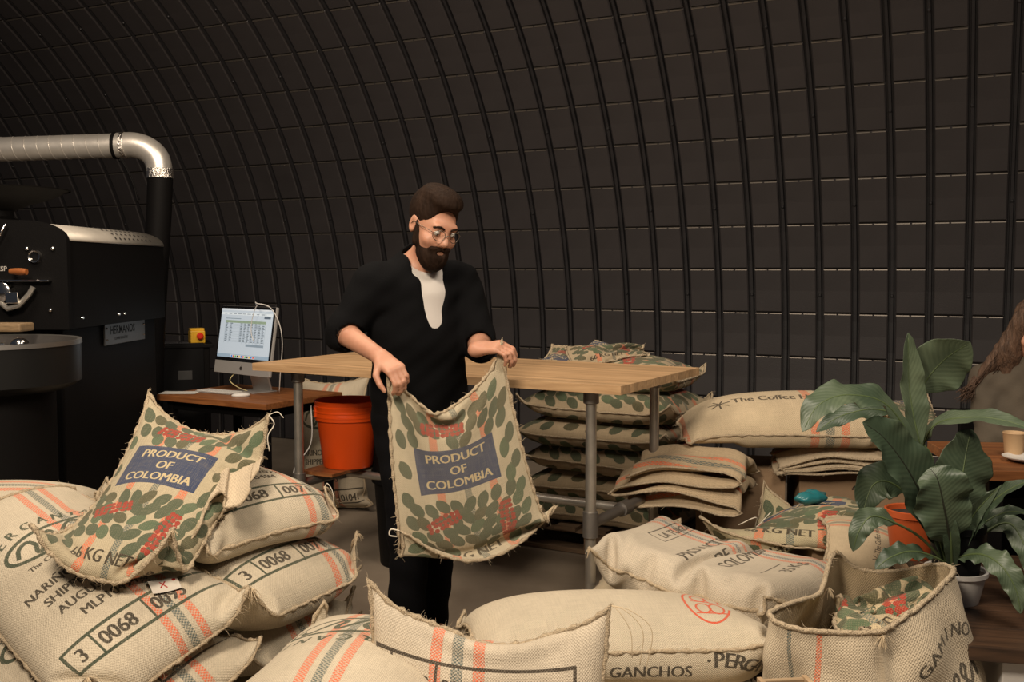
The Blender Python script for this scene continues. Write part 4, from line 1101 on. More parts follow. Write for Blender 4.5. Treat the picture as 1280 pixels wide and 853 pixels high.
for r_ in range(5):
    for k in range(14): ks.box((-.128+k*.0197, .040-r_*.0195, .0105), (.016, .0155, .003))
o = ks.build('key', M_white, kb); o['kind'] = 'stuff'
mp_ = onplane(301, 496, DZ); ms = empty('computer_mouse', (mp_.x, mp_.y, DZ), ang-.4, 'white computer mouse at the front of the wooden desk', 'mouse')
MB().ball((0, 0, .008), .03, 20, (1.0, 1.75, .50)).build('shell', M_white, ms, 180)
MB().ball((0, 0, .002), .029, 20, (1.0, 1.75, .10)).build('base', M_alu, ms, 180)

# ================================================================== control cabinet with emergency stop
cq = at(232, 432, 6.3); cab = empty('control_cabinet', (cq.x-.03, 6.30, 0), .35, 'low black control cabinet with a panel on top between roaster and desk', 'cabinet')
MB().box((0, .14, .485), (.34, .36, .97), bev=.006).build('body', M_black, cab)
MB().box((0, .14, .980), (.38, .39, .022), bev=.004).build('top', M_blackplastic, cab)
MB().box((-.05, .10, .994), (.20, .18, .008), bev=.002).build('display_panel', simple('grey_display', (.10, .10, .11), .2, coat=.5), cab)
MB().box((0, -.043, .70), (.27, .008, .60), bev=.003).build('door', M_blackplastic, cab)
sy = MB().box((.02, -.049, .80), (.085, .004, .055), bev=.001).build('rating_plate', simple('plate', (.06, .06, .06), .4, .5), cab)
cabM = Matrix.Translation(cab.location) @ Matrix.Rotation(.35, 4, 'Z')
ep = cabM @ Vector((.10, .09, .991))
es = empty('emergency_stop', ep, .5, 'yellow box with a red emergency stop button on top of the control cabinet', 'switch')
MB().box((0, 0, .039), (.09, .08, .078), bev=.006).build('housing', M_yellow, es)
Mb = Matrix.Translation((0.01, -.040, .045)) @ Matrix.Rotation(PI/2, 4, 'X')
MB().lathe([(.0, .028), (.014, .028), (.021, .022), (.021, .012), (.012, .010), (.012, .0)], n=20, M=Mb).build('button', M_red, es, 40)
MB().box((.0, 0, .085), (.085, .06, .016), bev=.004).build('guard', M_yellow, es)

# ================================================================== coffee roaster
RY = 4.50
xr = at(82, 300, RY).x; zt = at(62, 279, RY).z; zc_ = at(82, 301, RY).z; zb_ = at(84, 412, RY).z
ro = empty('coffee_roaster', (xr-.41, RY, 0), -.03, 'large black drum coffee roaster with a brushed curved cover, cooling tray and funnel hopper', 'roaster')
HWD = .41   # half width
def profile(n=10, hw=HWD, top=zt, shoulder=zc_, bot=zb_):
    rx, rz_ = .20, top-shoulder+.02; P = [(-hw, bot), (-hw, shoulder)]
    for k in range(1, n): a = PI/2*k/n; P.append((-hw+rx*(1-math.cos(a)), shoulder+(top-shoulder)*math.sin(a)))
    P += [(-hw+rx, top), (hw-rx, top)]
    for k in range(n-1, 0, -1): a = PI/2*k/n; P.append((hw-rx*(1-math.cos(a)), shoulder+(top-shoulder)*math.sin(a)))
    P += [(hw, shoulder), (hw, bot)]; return P
pf = profile(); RLEN = 1.15
MB().prism([(x, 0.02, z) for x, z in pf], (0, 0, 0), (0, RLEN, 0)).build('drum_housing', M_black, ro, 35)
pp = profile(10, HWD+.015, zt+.012, zc_)
MB().prism([(x, -.012, z) for x, z in pp], (0, 0, 0), (0, .03, 0)).build('front_plate', M_black, ro, 35)
# sheet cover wrapping the shoulders
cvm = MB(); pr = [p for p in profile(12, HWD+.004, zt+.006, zc_) if p[1] >= zc_-.001]; n = len(pr)
vs = [(x, .03, z) for x, z in pr]+[(x, RLEN+.02, z) for x, z in pr]; cvm.add(vs, [(i, i+1, n+i+1, n+i) for i in range(n-1)])
co = cvm.build('curved_cover', M_brushed, ro, 35); sd = co.modifiers.new('t', 'SOLIDIFY'); sd.thickness = .003
hl = MB()
for i in range(4):
    for j in range(9):
        a = PI/2*(.25+.17*i); x = HWD+.004-.20*(1-math.cos(PI/2-a)) ; z = zc_+(zt-zc_+.006)*math.sin(PI/2-a)
        a2 = math.radians(18+17*i); x = HWD+.005-.20*(1-math.cos(a2)); z = zc_+(zt+.007-zc_)*math.sin(a2)
        nrm = Vector((math.cos(a2)*(zt-zc_), 0, math.sin(a2)*.2)).normalized(); Mh = Matrix.Translation(Vector((x, .55+j*.055+(i % 2)*.02, z))+nrm*.003) @ nrm.to_track_quat('Z', 'Y').to_matrix().to_4x4()
        hl.lathe([(.0, .0), (.006, .0), (.0075, -.002)], n=8, M=Mh)
o = hl.build('vent_hole', M_ink, ro); o['kind'] = 'stuff'
# lower frame and base
MB().box((-.02, RLEN/2+.03, zb_/2+.02), (HWD*2-.06, RLEN-.05, zb_-.04), bev=.01).build('base_cabinet', M_black, ro)
MB().box((HWD-.055, .80, zb_-.30), (.006, .60, .50), bev=.002).build('service_door', M_blackplastic, ro)
for yy in (.15, .55, .62): MB().lathe([(.0, .006), (.006, .006), (.008, .0)], n=10, M=Matrix.Translation((HWD+.001, yy, zb_+.045)) @ Matrix.Rotation(PI/2, 4, 'Y')).build('screw', M_chrome, ro, 40)
# name plate on the right side
pl = MB().box((HWD-.040, .72, zb_-.05), (.008, .50, .115), bev=.002).build('name_plate', simple('etched_plate', (.085, .08, .075), .4, .4), ro)
tx = text_obj('HERMANOS', .042, simple('plate_letter', (.008, .008, .008), .6), pl, .015, 'lettering'); tx.matrix_basis = Matrix.Translation((HWD-.0355, .53, zb_-.055)) @ Matrix(((0, 0, 1, 0), (1, 0, 0, 0), (0, 1, 0, 0), (0, 0, 0, 1)))
tx = text_obj('COFFEE ROASTERS', .014, simple('plate_letter2', (.01, .01, .01), .6), pl, .01, 'lettering'); tx.matrix_basis = Matrix.Translation((HWD-.0355, .58, zb_-.085)) @ Matrix(((0, 0, 1, 0), (1, 0, 0, 0), (0, 1, 0, 0), (0, 0, 0, 1)))
for yy in (.49, .95):
    for zz in (-.035, -.09): MB().ball((HWD-.034, yy, zb_+zz+.01), .005, 8).build('screw', M_chrome, pl)
# front plate furniture (local coords: x from pixel)
def fx(u, v): p = at(u, v, RY-.02); return p.x-(xr-.41), p.z
def ring(u, v, r, r2, name, mat):
    x, z = fx(u, v); Mx = Matrix.Translation((x, -.014, z)) @ Matrix.Rotation(PI/2, 4, 'X')
    return MB().lathe([(r2, .0), (r2, .014), (r, .016), (r+.004, .0)], n=28, M=Mx).build(name, mat, ro, 35)
sg_ = ring(45, 321, .026, .021, 'sight_glass', M_chrome)
x, z = fx(45, 321); MB().lathe([(.0, .005), (.021, .005)], n=24, M=Matrix.Translation((x, -.014, z)) @ Matrix.Rotation(PI/2, 4, 'X')).build('glass', simple('dark_glass', (.01, .01, .01), .05), sg_)
x, z = fx(26, 340); h = MB().tube([(x-.02, -.02, z), (x-.02, -.06, z), (x, -.085, z)], .008, 10).build('sampler', M_chrome, ro, 40)
x, z = fx(32, 340); MB().tube([(x-.03, -.085, z+.002), (x-.01, -.087, z+.002), (x+.02, -.088, z), (x+.045, -.09, z)], [.012, .014, .016, .013], 14).build('wooden_grip', simple('grip_wood', (.28, .09, .025), .35, 0, 0, 100, .3, 20), h, 60)
x, z = fx(40, 351); MB().box((x-.03, -.03, z), (.24, .035, .008), bev=.002).build('ledge', M_chrome, ro)
x, z = fx(8, 365); dr = MB().lathe([(.0, .05), (.035, .05), (.042, .045), (.044, .0)], n=24, M=Matrix.Translation((x, -.014, z)) @ Matrix.Rotation(PI/2, 4, 'X')).build('discharge_spout', M_chrome, ro, 40)
x, z = fx(22, 373); MB().tube([(x-.055, -.05, z-.02), (x-.02, -.06, z-.045), (x+.03, -.06, z-.030), (x+.075, -.055, z+.02), (x+.09, -.05, z+.05)], [.012]*5, 8).build('door_lip', M_steel, ro, 40)
x, z = fx(24, 372); MB().box((x, -.055, z), (.055, .05, .05), bev=.004, M=Matrix.Identity(4)).build('counterweight', M_chrome, ro)
tx = text_obj('IESP', .022, simple('pale_letter', (.45, .42, .38), .6), ro, .01, 'lettering'); x, z = fx(-6, 339); tx.matrix_basis = Matrix.Translation((x, -.0135, z)) @ Matrix.Rotation(PI/2, 4, 'X')
for (u, v) in ((67, 311), (64, 388), (34, 311)):
    x, z = fx(u, v); MB().ball((x, -.016, z), .010, 10).build('dome_nut', M_chrome, ro, 180)
x, z = fx(7, 292); MB().tube([(x+.02, -.05, z+.04), (x, -.055, z), (x-.03, -.06, z-.05)], .006, 8).build('lever', M_chrome, ro, 180)
# hopper
hx_, hz = at(-14, 237, 4.8).x-(xr-.41), at(0, 237, 4.8).z
hp = MB().lathe([(.335, hz-.002), (.338, hz+.004), (.325, hz+.002), (.26, hz-.035), (.15, hz-.07), (.085, hz-.10), (.08, hz-.19), (.0, hz-.19)], (hx_, .32, 0), 44).build('hopper', M_black, ro, 35)
MB().lathe([(.11, zt), (.11, zt+.03), (.075, zt+.05), (.075, hz-.12)], (hx_, .32, 0), 28).build('feed_neck', M_black, ro, 35)
# cooling tray
tX = at(-20, 427, 4.04).x-(xr-.41); tZ = at(0, 427, 4.04).z; ty = 4.04-RY; TR = at(97, 427, 4.04).x-(xr-.41)-tX
MB().lathe([(.0, tZ-.06), (TR-.012, tZ-.06), (TR-.012, tZ), (TR, tZ+.002), (TR, tZ-.16), (TR-.02, tZ-.175), (TR-.05, tZ-.19), (.0, tZ-.19)], (tX, ty, 0), 56).build('cooling_tray', simple('tray_side', (.02, .02, .02), .4, .6), ro, 35)
MB().lathe([(TR-.014, tZ-.055), (TR-.014, tZ+.004), (TR+.003, tZ+.006), (TR+.004, tZ-.012)], (tX, ty, 0), 56).build('tray_rim', simple('tray_rim', (.35, .33, .31), .4, .9), ro, 35)
MB().lathe([(.0, tZ-.052), (TR-.015, tZ-.052)], (tX, ty, 0), 48).build('perforated_floor', simple('tray_floor', (.14, .13, .125), .35, .9, .4, 500), ro, 35)
bx = at(30, 421, 4.10); MB().ball((bx.x-(xr-.41), bx.y-RY, tZ-.015), .030, 18, (1.2, 1.2, .9)).tube([(bx.x-(xr-.41)-.06, bx.y-RY, tZ-.02), (bx.x-(xr-.41)-.35, bx.y-RY-.05, tZ-.02)], .012, 10).build('stirrer_arm', M_chrome, ro, 60)
MB().lathe([(TR-.10, tZ-.19), (TR-.10, .04), (TR-.06, .03), (TR-.06, .0)], (tX, ty, 0), 40).build('tray_pedestal', M_black, ro, 35)
wt = at(14, 409, 4.28); MB().box((wt.x-(xr-.41)-.02, wt.y-RY, wt.z), (.20, .12, .035), bev=.008).build('wooden_ledge', simple('ledge_wood', (.24, .16, .085), .6, 0, 0, 100, .25, 30, stretch=(1, 8, 8)), ro)

# ================================================================== exhaust duct
dy = 6.0
du = empty('exhaust_duct', at(150, 182, dy), 0, 'silver spiral exhaust duct turning down into a black pipe behind the roaster', 'duct')
off = Vector(du.location)
def dl(u, v, Y=dy): return at(u, v, Y)-off
p0, p1 = dl(-190, 193), dl(146, 182); rD = .070
MB().tube([p0, p1], rD, 32).build('horizontal_pipe', M_duct, du, 40)
nseg = 22; dv = (p1-p0)
for k in range(nseg):
    c_ = p0+dv*((k+.5)/nseg); a_ = dv.normalized(); b_ = a_.orthogonal().normalized(); d_ = a_.cross(b_); pts = []
    for j in range(33):
        an = 2*PI*j/32; pts.append(c_+b_*math.cos(an)*(rD+.0005)+d_*math.sin(an)*(rD+.0005)+a_*(j/32*dv.length/nseg))
    MB().tube(pts, .0018, 4, cap=False).build('spiral_seam', M_duct, du, 180)
el = catmull([dl(146, 182), dl(168, 181.5), dl(186, 188), dl(197, 201), dl(200, 222)], 26)
MB().tube(el, rD*1.05, 32).build('elbow', M_duct, du, 50)
MB().tube([dl(153, 182), dl(158, 181.6)], rD*1.10, 32).build('joint_tape', M_foil, du, 40)
MB().tube([dl(200, 211), dl(200.3, 223)], rD*1.10, 32).build('joint_tape', M_foil, du, 40)
MB().tube([dl(143, 182), dl(147, 182)], rD*1.12, 32).build('clamp_band', M_black, du, 40)
MB().tube(catmull([dl(150, 197, dy-.07), dl(160, 215, dy-.07), dl(168, 235, dy-.06), dl(172, 253, dy-.06)], 16), .005, 6).tube(catmull([dl(152, 197, dy-.06), dl(164, 220, dy-.05), dl(174, 250, dy-.05)], 16), .004, 6).build('hanging_strap', M_black, du, 180)
MB().tube([dl(200.3, 223), dl(199, 262), dl(195, 330), dl(190, 420), dl(188, 520)], rD*1.02, 32).build('black_pipe', M_black, du, 50)
# wire down the wall from the duct to the ceiling is not visible; the duct continues out of frame

# ================================================================== dark plank bench at the right with pots
BZ = .45
b1 = onplane(1225, 811, BZ); b2 = onplane(1290, 829, BZ)
bl = empty('low_bench', (b1.x, b1.y, 0), -.20, 'dark stained low plank table at the right carrying the plant pots', 'table')
for k in range(6): MB().box((.60, .09+.16*k, BZ-.02), (1.25, .157, .04), bev=.003).build('plank', M_dark, bl)
MB().box((.62, .47, .205), (1.1, .84, .41), bev=.004).build('white_plinth', M_white, bl)
hm_box(b1.x-.0, b1.y+.1, b1.x+1.0, b1.y+1.4, BZ)
# pots
def pot(name, p, r, h, mat, label, cat='pot', rim=.010, saucer=False):
    t = empty(name, p, 0, label, cat)
    MB().lathe([(.0, .0), (r*.74, .0), (r*.76, .004), (r*.97, h*.84), (r*1.0, h*.85), (r*1.04, h*.86), (r*1.05, h*.99), (r*1.0, h), (r*.95, h*.98), (r*.90, h*.80), (r*.0, h*.80)], n=36).build('body', mat, t, 40)
    MB().lathe([(.0, h*.90), (r*.5, h*.91), (r*.93, h*.88)], n=24).build('soil', M_soil, t, 180)
    return t
pp_ = at(1193, 765, 3.02); pp_.z = BZ
pw = pot('white_pot', (pp_.x, pp_.y, BZ), .088, .10, M_white, 'white outer pot on the dark bench holding the black nursery pot')
pk = empty('leafy_plant', (pp_.x, pp_.y, BZ+.012), 0, 'large bird nest like plant with long wavy dark green leaves in a black nursery pot', 'plant')
MB().lathe([(.0, .0), (.060, .0), (.076, .20), (.082, .205), (.083, .225), (.076, .225), (.072, .20), (.0, .20)], n=32).build('nursery_pot', M_blackplastic, pk, 40)
MB().lathe([(.0, .212), (.04, .214), (.073, .205)], n=24).build('soil', M_soil, pk, 180)
q = at(1137, 712, 3.50); q = Vector((q.x, q.y, BZ)); pot('terracotta_pot', q, .085, .17, M_terra, 'orange plant pot standing behind the leaves of the big plant', rim=.02)
q2 = at(1225, 668, 3.9); 
nb = empty('black_box', (q2.x+.06, q2.y-.05, BZ), .15, 'black flat case lying on the dark bench behind the plant', 'case')
MB().box((.05, 0, .04), (.42, .24, .08), bev=.012).build('body', M_blackplastic, nb); MB().box((.05, 0, .088), (.43, .25, .014), bev=.005).build('lid', M_black, nb)

# table with cup at far right
TZ = .75
rt = onplane(1226, 588, TZ); tb = empty('side_table', (rt.x, rt.y, 0), -.12, 'reddish brown wooden table at the right edge in front of the seated woman', 'table')
for k in range(4): MB().box((.42, .08+.155*k, TZ-.02), (.86, .153, .038), bev=.003).build('board', M_desk, tb)
for x, y in ((.07, .07), (.77, .07), (.07, .55), (.77, .55)): MB().box((x, y, (TZ-.04)/2), (.05, .05, TZ-.04), bev=.004).build('leg', M_black, tb)
cp = onplane(1267, 571, TZ); cu_ = empty('paper_cup', (cp.x, cp.y, TZ), 0, 'kraft paper cup standing on the reddish brown table', 'cup')
MB().lathe([(.0, .004), (.028, .004), (.029, .0), (.031, .001), (.040, .088), (.042, .090), (.041, .093), (.038, .090), (.029, .008), (.0, .008)], n=28).build('body', M_cup, cu_, 40)
MB().lathe([(.0, .078), (.0365, .078)], n=24).build('coffee', simple('coffee', (.03, .012, .005), .2), cu_)
cp = onplane(1284, 577, TZ); pl_ = empty('plate', (cp.x, cp.y, TZ), 0, 'pale small plate at the frame edge beside the paper cup', 'plate')
MB().lathe([(.0, .003), (.05, .003), (.085, .016), (.086, .019), (.05, .008), (.0, .008)], n=32).build('dish', M_white, pl_, 60)

# wooden crate bottom right
wc = at(985, 853, 2.30); cr = empty('wooden_crate', (wc.x, wc.y, 0), .12, 'pale wooden crate corner poking up at the bottom edge below the open sack', 'crate')
for z in (.08, .20, .32, .44): MB().box((0, -.10, z+wc.z-.49), (.11, .014, .09), bev=.002).build('slat', M_crate, cr)
for z in (.08, .20, .32, .44): MB().box((0, .03, z+wc.z-.49), (.11, .014, .09), bev=.002).build('slat', M_crate, cr)
for x in (-.055, .055): MB().box((x, -.035, (wc.z)/2), (.012, .15, wc.z-.002), bev=.002).build('end_board', M_crate, cr)

# ================================================================== open sack, right foreground
def open_sack():
    rim = [(962, 768, 2.62), (985, 784, 2.56), (1035, 791, 2.52), (1090, 791, 2.50), (1110, 786, 2.50), (1150, 757, 2.56), (1180, 730, 2.66), (1191, 712, 2.80), (1165, 707, 2.94), (1115, 716, 3.02), (1072, 712, 3.04), (1046, 692, 3.02), (1034, 712, 2.94), (1024, 742, 2.84), (990, 754, 2.72)]
    R_ = [at(*p) for p in rim]; n = 120; P = R_+R_[:3]; m = len(R_); ring = []
    for k in range(n):
        t = k/n*m; i = int(t); f = t-i; a, b, c, d = R_[(i-1) % m], R_[i % m], R_[(i+1) % m], R_[(i+2) % m]
        ring.append(0.5*((2*b)+(c-a)*f+(2*a-5*b+4*c-d)*f*f+(3*b-a-3*c+d)*f**3))
    cen = sum(ring, Vector())/n; base = Vector((cen.x+.03, cen.y-.02, 0))
    t = empty('open_sack', base, 0, 'open jute sack with a rolled rim and PERGAMINO on its pale side, right foreground', 'sack')
    rg = random.Random(8)
    def wall_(inner):
        rows = 34; vs = []
        for r in range(rows):
            q = r/(rows-1)
            for k, p in enumerate(ring):
                a = 2*PI*k/n; d = Vector((p.x-cen.x, p.y-cen.y, 0)); dn = d.normalized()
                foot = Vector((base.x+dn.x*.30, base.y+dn.y*.24, 0))
                s = q**.9; z = p.z*(1-q)
                xy = Vector((p.x, p.y, 0))*(1-s)+foot*s
                blg = math.sin(PI*min(1, q*1.05))*.035
                wr = .010*math.sin(a*7+q*5)+.007*math.sin(a*13-q*9+1)+.012*math.sin(a*3+q*11)*q*(1-q)*4
                # a gathered fold runs down from the front corner
                fk = (k-n*4.1/m); wr += -.035*math.exp(-(fk/2.6)**2)*math.sin(min(1, q*6)*PI/2)*(1-q)
                v = xy+dn*(blg+wr*min(1, q*5)-(.006 if inner else 0)); vs.append(Vector((v.x, v.y, z)))
        return rows, vs
    for inner in (False, True):
        rows, vs = wall_(inner)
        if inner: rows = 22; vs = vs[:rows*n]
        fs = []; uvs = []
        for r in range(rows-1):
            for k in range(n):
                k2 = (k+1) % n; f = (r*n+k, r*n+k2, (r+1)*n+k2, (r+1)*n+k); 
                u0, u1 = k/n, (k+1)/n; v0, v1 = 1-r/33, 1-(r+1)/33; uu = [u0, v0, u1, v0, u1, v1, u0, v1]
                if inner: f = f[::-1]; uu = [u0, v1, u1, v1, u1, v0, u0, v0]
                fs.append(f); uvs += uu
        me = D.meshes.new('body'); me.from_pydata([tuple(v-base) for v in vs], [], fs); me.update(); uv = me.uv_layers.new(name='UVMap'); uv.data.foreach_set('uv', uvs); smooth(me)
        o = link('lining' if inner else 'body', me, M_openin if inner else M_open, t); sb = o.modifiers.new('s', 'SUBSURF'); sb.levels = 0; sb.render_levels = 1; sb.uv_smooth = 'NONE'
    pts = [p-base for p in ring]
    MB().tube([p+Vector((rg.uniform(-.002, .002), rg.uniform(-.002, .002), rg.uniform(-.001, .002))) for p in pts], [.0062+.002*rg.random() for _ in pts], 7, closed=True).build('rolled_rim', M_seam, t, 180)
    fuzz_part(pts, t, 340, .008, .03, seed=4, centre=Vector((0, 0, .3)))
    c_ = at(1104, 790, 2.49)-base; tuft(t, c_+Vector((0, 0, -.01)), (-.3, -.5, -.8), 46, .05, 5)
    c_ = at(1046, 692, 3.0)-base; tuft(t, c_, (.1, 0, 1), 20, .03, 6); tuft(t, at(1036, 735, 2.9)-base, (.1, -.4, -.9), 30, .05, 9)
    # cloth knot at the rear left
    return t, ring, cen, base
cvo = Canvas(1.9, .62, 700, faces=1)
# u runs round the mouth from the left corner over the front; the pale side with the print is ~0.27..0.5
for x in (.07, .12): cvo.stripe(x*1.9, .016, (ORANGE if x > .1 else STEEL))
cvo.stripe(.487*1.9, .016, ORANGE); cvo.stripe(.50*1.9, .012, ORANGE)
cvo.arc('·PERGAMINO', .372*1.9, .36, .135, .036, INK, math.radians(200), math.radians(55), .015)
q = catmull([(x, y, 0) for x, y in ((-.05, -.03), (-.02, .02), (-.035, .035), (-.045, .0), (-.01, -.02), (.02, .03), (.01, .045), (.0, .02), (.03, -.01), (.05, .04), (.06, .0))], 60)
cvo.line([(.382*1.9+p.x*.9, .375+p.y*.9) for p in q], .010, INK)
cvo.text('TRUJILLO', .378*1.9-.05, .29, .022, INK, .02)
cvo.ellipse(.70*1.9, .50, .05, .03, 0, (.25, .21, .17)); cvo.ellipse(.92*1.9, .52, .05, .03, 0, (.25, .21, .17))
M_open = jute_mat('jute_open_sack', cvo, (.56, .47, .34), scale=(1.9, .62), thread=240)
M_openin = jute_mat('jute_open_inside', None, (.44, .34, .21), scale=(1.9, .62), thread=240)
ot, oring, ocen, obase = open_sack()
# printed sack stuffed inside it
oc = [at(1078, 802, 2.62), at(1180, 745, 2.72), at(1150, 722, 2.98), at(1050, 770, 2.92)]
for q in oc: q.z = .50
oc[1].z = .545; oc[2].z = .53
M_net = jute_mat('jute_net', design_colombia(.62, .86, 31, 900), (.52, .42, .26), thread=240)
t, P, P2 = sack('leaf print sack with the word NET stuffed inside the open sack', oc, .42, .40, .07, M_net, 'leaf print coffee sacks', 60, seed=71, nu=40, nv=34, rough=.012, ground=False, grav=0.00003, addhm=False, press=.0007)
for poly in t.children[0].data.polygons: pass
uvl = t.children[0].data.uv_layers[0]; a_ = np.zeros(len(uvl.data)*2); uvl.data.foreach_get('uv', a_); a_ = a_.reshape(-1, 2); fr_ = a_[:, 0] < .5
a_[fr_, 0] = a_[fr_, 0]*.62+.18; a_[:, 1] = a_[:, 1]*.45+.01; uvl.data.foreach_set('uv', a_.ravel())
# crumpled filler cloth deeper in the mouth
oc = [at(985, 815, 2.64), at(1080, 815, 2.60), at(1100, 735, 3.0), at(1010, 745, 2.92)]
for q in oc: q.z = .40
t, P, P2 = sack('crumpled bare jute sack deep inside the open sack', oc, .46, .40, .05, M_bare, None, 0, seed=72, nu=36, nv=30, rough=.014, ground=False, grav=0.00003, addhm=False)

# ================================================================== plant leaves
def leaf_mat():
    m, nt, b = new_mat('glossy_leaf'); N = nt.nodes; L = nt.links
    uv = N.new('ShaderNodeUVMap'); uv.uv_map = 'UVMap'; sp = N.new('ShaderNodeSeparateXYZ'); L.new(uv.outputs[0], sp.inputs[0])
    # lateral veins sweep forward from the midrib
    def mth(op, a, bb=None, cc=None):
        x = N.new('ShaderNodeMath'); x.operation = op
        for i, q in enumerate((a, bb, cc)):
            if q is None: continue
            if isinstance(q, (int, float)): x.inputs[i].default_value = q
            else: L.new(q, x.inputs[i])
        return x.outputs[0]
    d = mth('ABSOLUTE', mth('SUBTRACT', sp.outputs[0], .5))
    s = mth('SINE', mth('MULTIPLY', mth('SUBTRACT', sp.outputs[1], mth('MULTIPLY', d, .25)), 190.0))
    n = N.new('ShaderNodeTexNoise'); n.inputs['Scale'].default_value = 7; tc = N.new('ShaderNodeTexCoord'); L.new(tc.outputs['Object'], n.inputs[0]); n.inputs['Detail'].default_value = 5
    oi = N.new('ShaderNodeObjectInfo')
    f = mth('ADD', mth('MULTIPLY', n.outputs[0], .8), mth('MULTIPLY', s, .03)); f = mth('ADD', f, mth('MULTIPLY_ADD', oi.outputs['Random'], .3, -.2))
    r = N.new('ShaderNodeValToRGB'); L.new(f, r.inputs[0]); r.color_ramp.elements[0].position = .25; r.color_ramp.elements[1].position = .75
    r.color_ramp.elements[0].color = (.040, .062, .036, 1); r.color_ramp.elements[1].color = (.15, .19, .115, 1)
    L.new(r.outputs[0], b.inputs['Base Color']); b.inputs['Roughness'].default_value = .45
    b.inputs['Transmission Weight'].default_value = 0
    bp = N.new('ShaderNodeBump'); bp.inputs['Strength'].default_value = .10; bp.inputs['Distance'].default_value = .002; L.new(s, bp.inputs['Height']); L.new(bp.outputs[0], b.inputs['Normal'])
    return m
M_leaf = leaf_mat(); M_rib = simple('leaf_midrib', (.085, .12, .045), .5); M_ribd = simple('dark_midrib', (.02, .022, .014), .5)
POFF = Vector(pk.location)
def leaf(ctrl, w, face, seed=0, ruf=.25, fold=.25, shape='blade', start=.25, rib=None, nrip=5):
    rg = random.Random(seed); NL, NWd = 40, 13; P = catmull([at(*p) for p in ctrl], NL); f = Vector(face).normalized(); vs = []; fs = []; uvs = []
    for i, p in enumerate(P):
        s = i/(NL-1); t = (P[min(i+1, NL-1)]-P[max(i-1, 0)]).normalized(); side = t.cross(f)
        if side.length < 1e-3: side = t.orthogonal()
        side.normalize(); nrm = side.cross(t).normalized()
        if shape == 'blade':      # stalk then a blade
            k = max(0.0, (s-start)/(1-start)); wd = w*(math.sin(PI*min(1, k**.80))**.62) if s > start else 0; wd = max(wd, .007*(1-s)+.001)
        elif shape == 'strap': wd = w*(.22+.78*math.sin(PI*min(1, s**.9))**.7)*(1 if s < .97 else .6); wd = max(wd*(1-s**9), .002)
        for j in range(NWd):
            q = j/(NWd-1)*2-1; sg_ = abs(q)
            rr = ruf*wd*.5*sg_**2*(math.sin(s*2*PI*nrip+seed+(1.3 if q > 0 else 0))+.5*math.sin(s*2*PI*nrip*2.3+seed*2+q))
            notch = 1-.05*sg_*max(0, math.sin(s*2*PI*nrip*1.3+seed*1.7+q))
            v = p+side*(q*wd*.5*notch)+nrm*(fold*wd*.5*sg_+rr); vs.append(v-POFF)
    for i in range(NL-1):
        for j in range(NWd-1):
            fs.append((i*NWd+j, i*NWd+j+1, (i+1)*NWd+j+1, (i+1)*NWd+j))
            for a, b in ((i, j), (i, j+1), (i+1, j+1), (i+1, j)): uvs += [b/(NWd-1), a/(NL-1)]
    me = D.meshes.new('leaf'); me.from_pydata([tuple(v) for v in vs], [], fs); me.update(); uv = me.uv_layers.new(name='UVMap'); uv.data.foreach_set('uv', uvs); smooth(me)
    o = link('leaf', me, M_leaf, pk); sd = o.modifiers.new('t', 'SOLIDIFY'); sd.thickness = .0009; sb = o.modifiers.new('s', 'SUBSURF'); sb.levels = 0; sb.render_levels = 1
    MB().tube([vs[i*NWd+NWd//2] for i in range(NL-1)], [.0042*(1-i/NL)+.0008 for i in range(NL-1)], 6).build('midrib', rib or M_rib, o, 180)
C_ = (0, -1, .25)
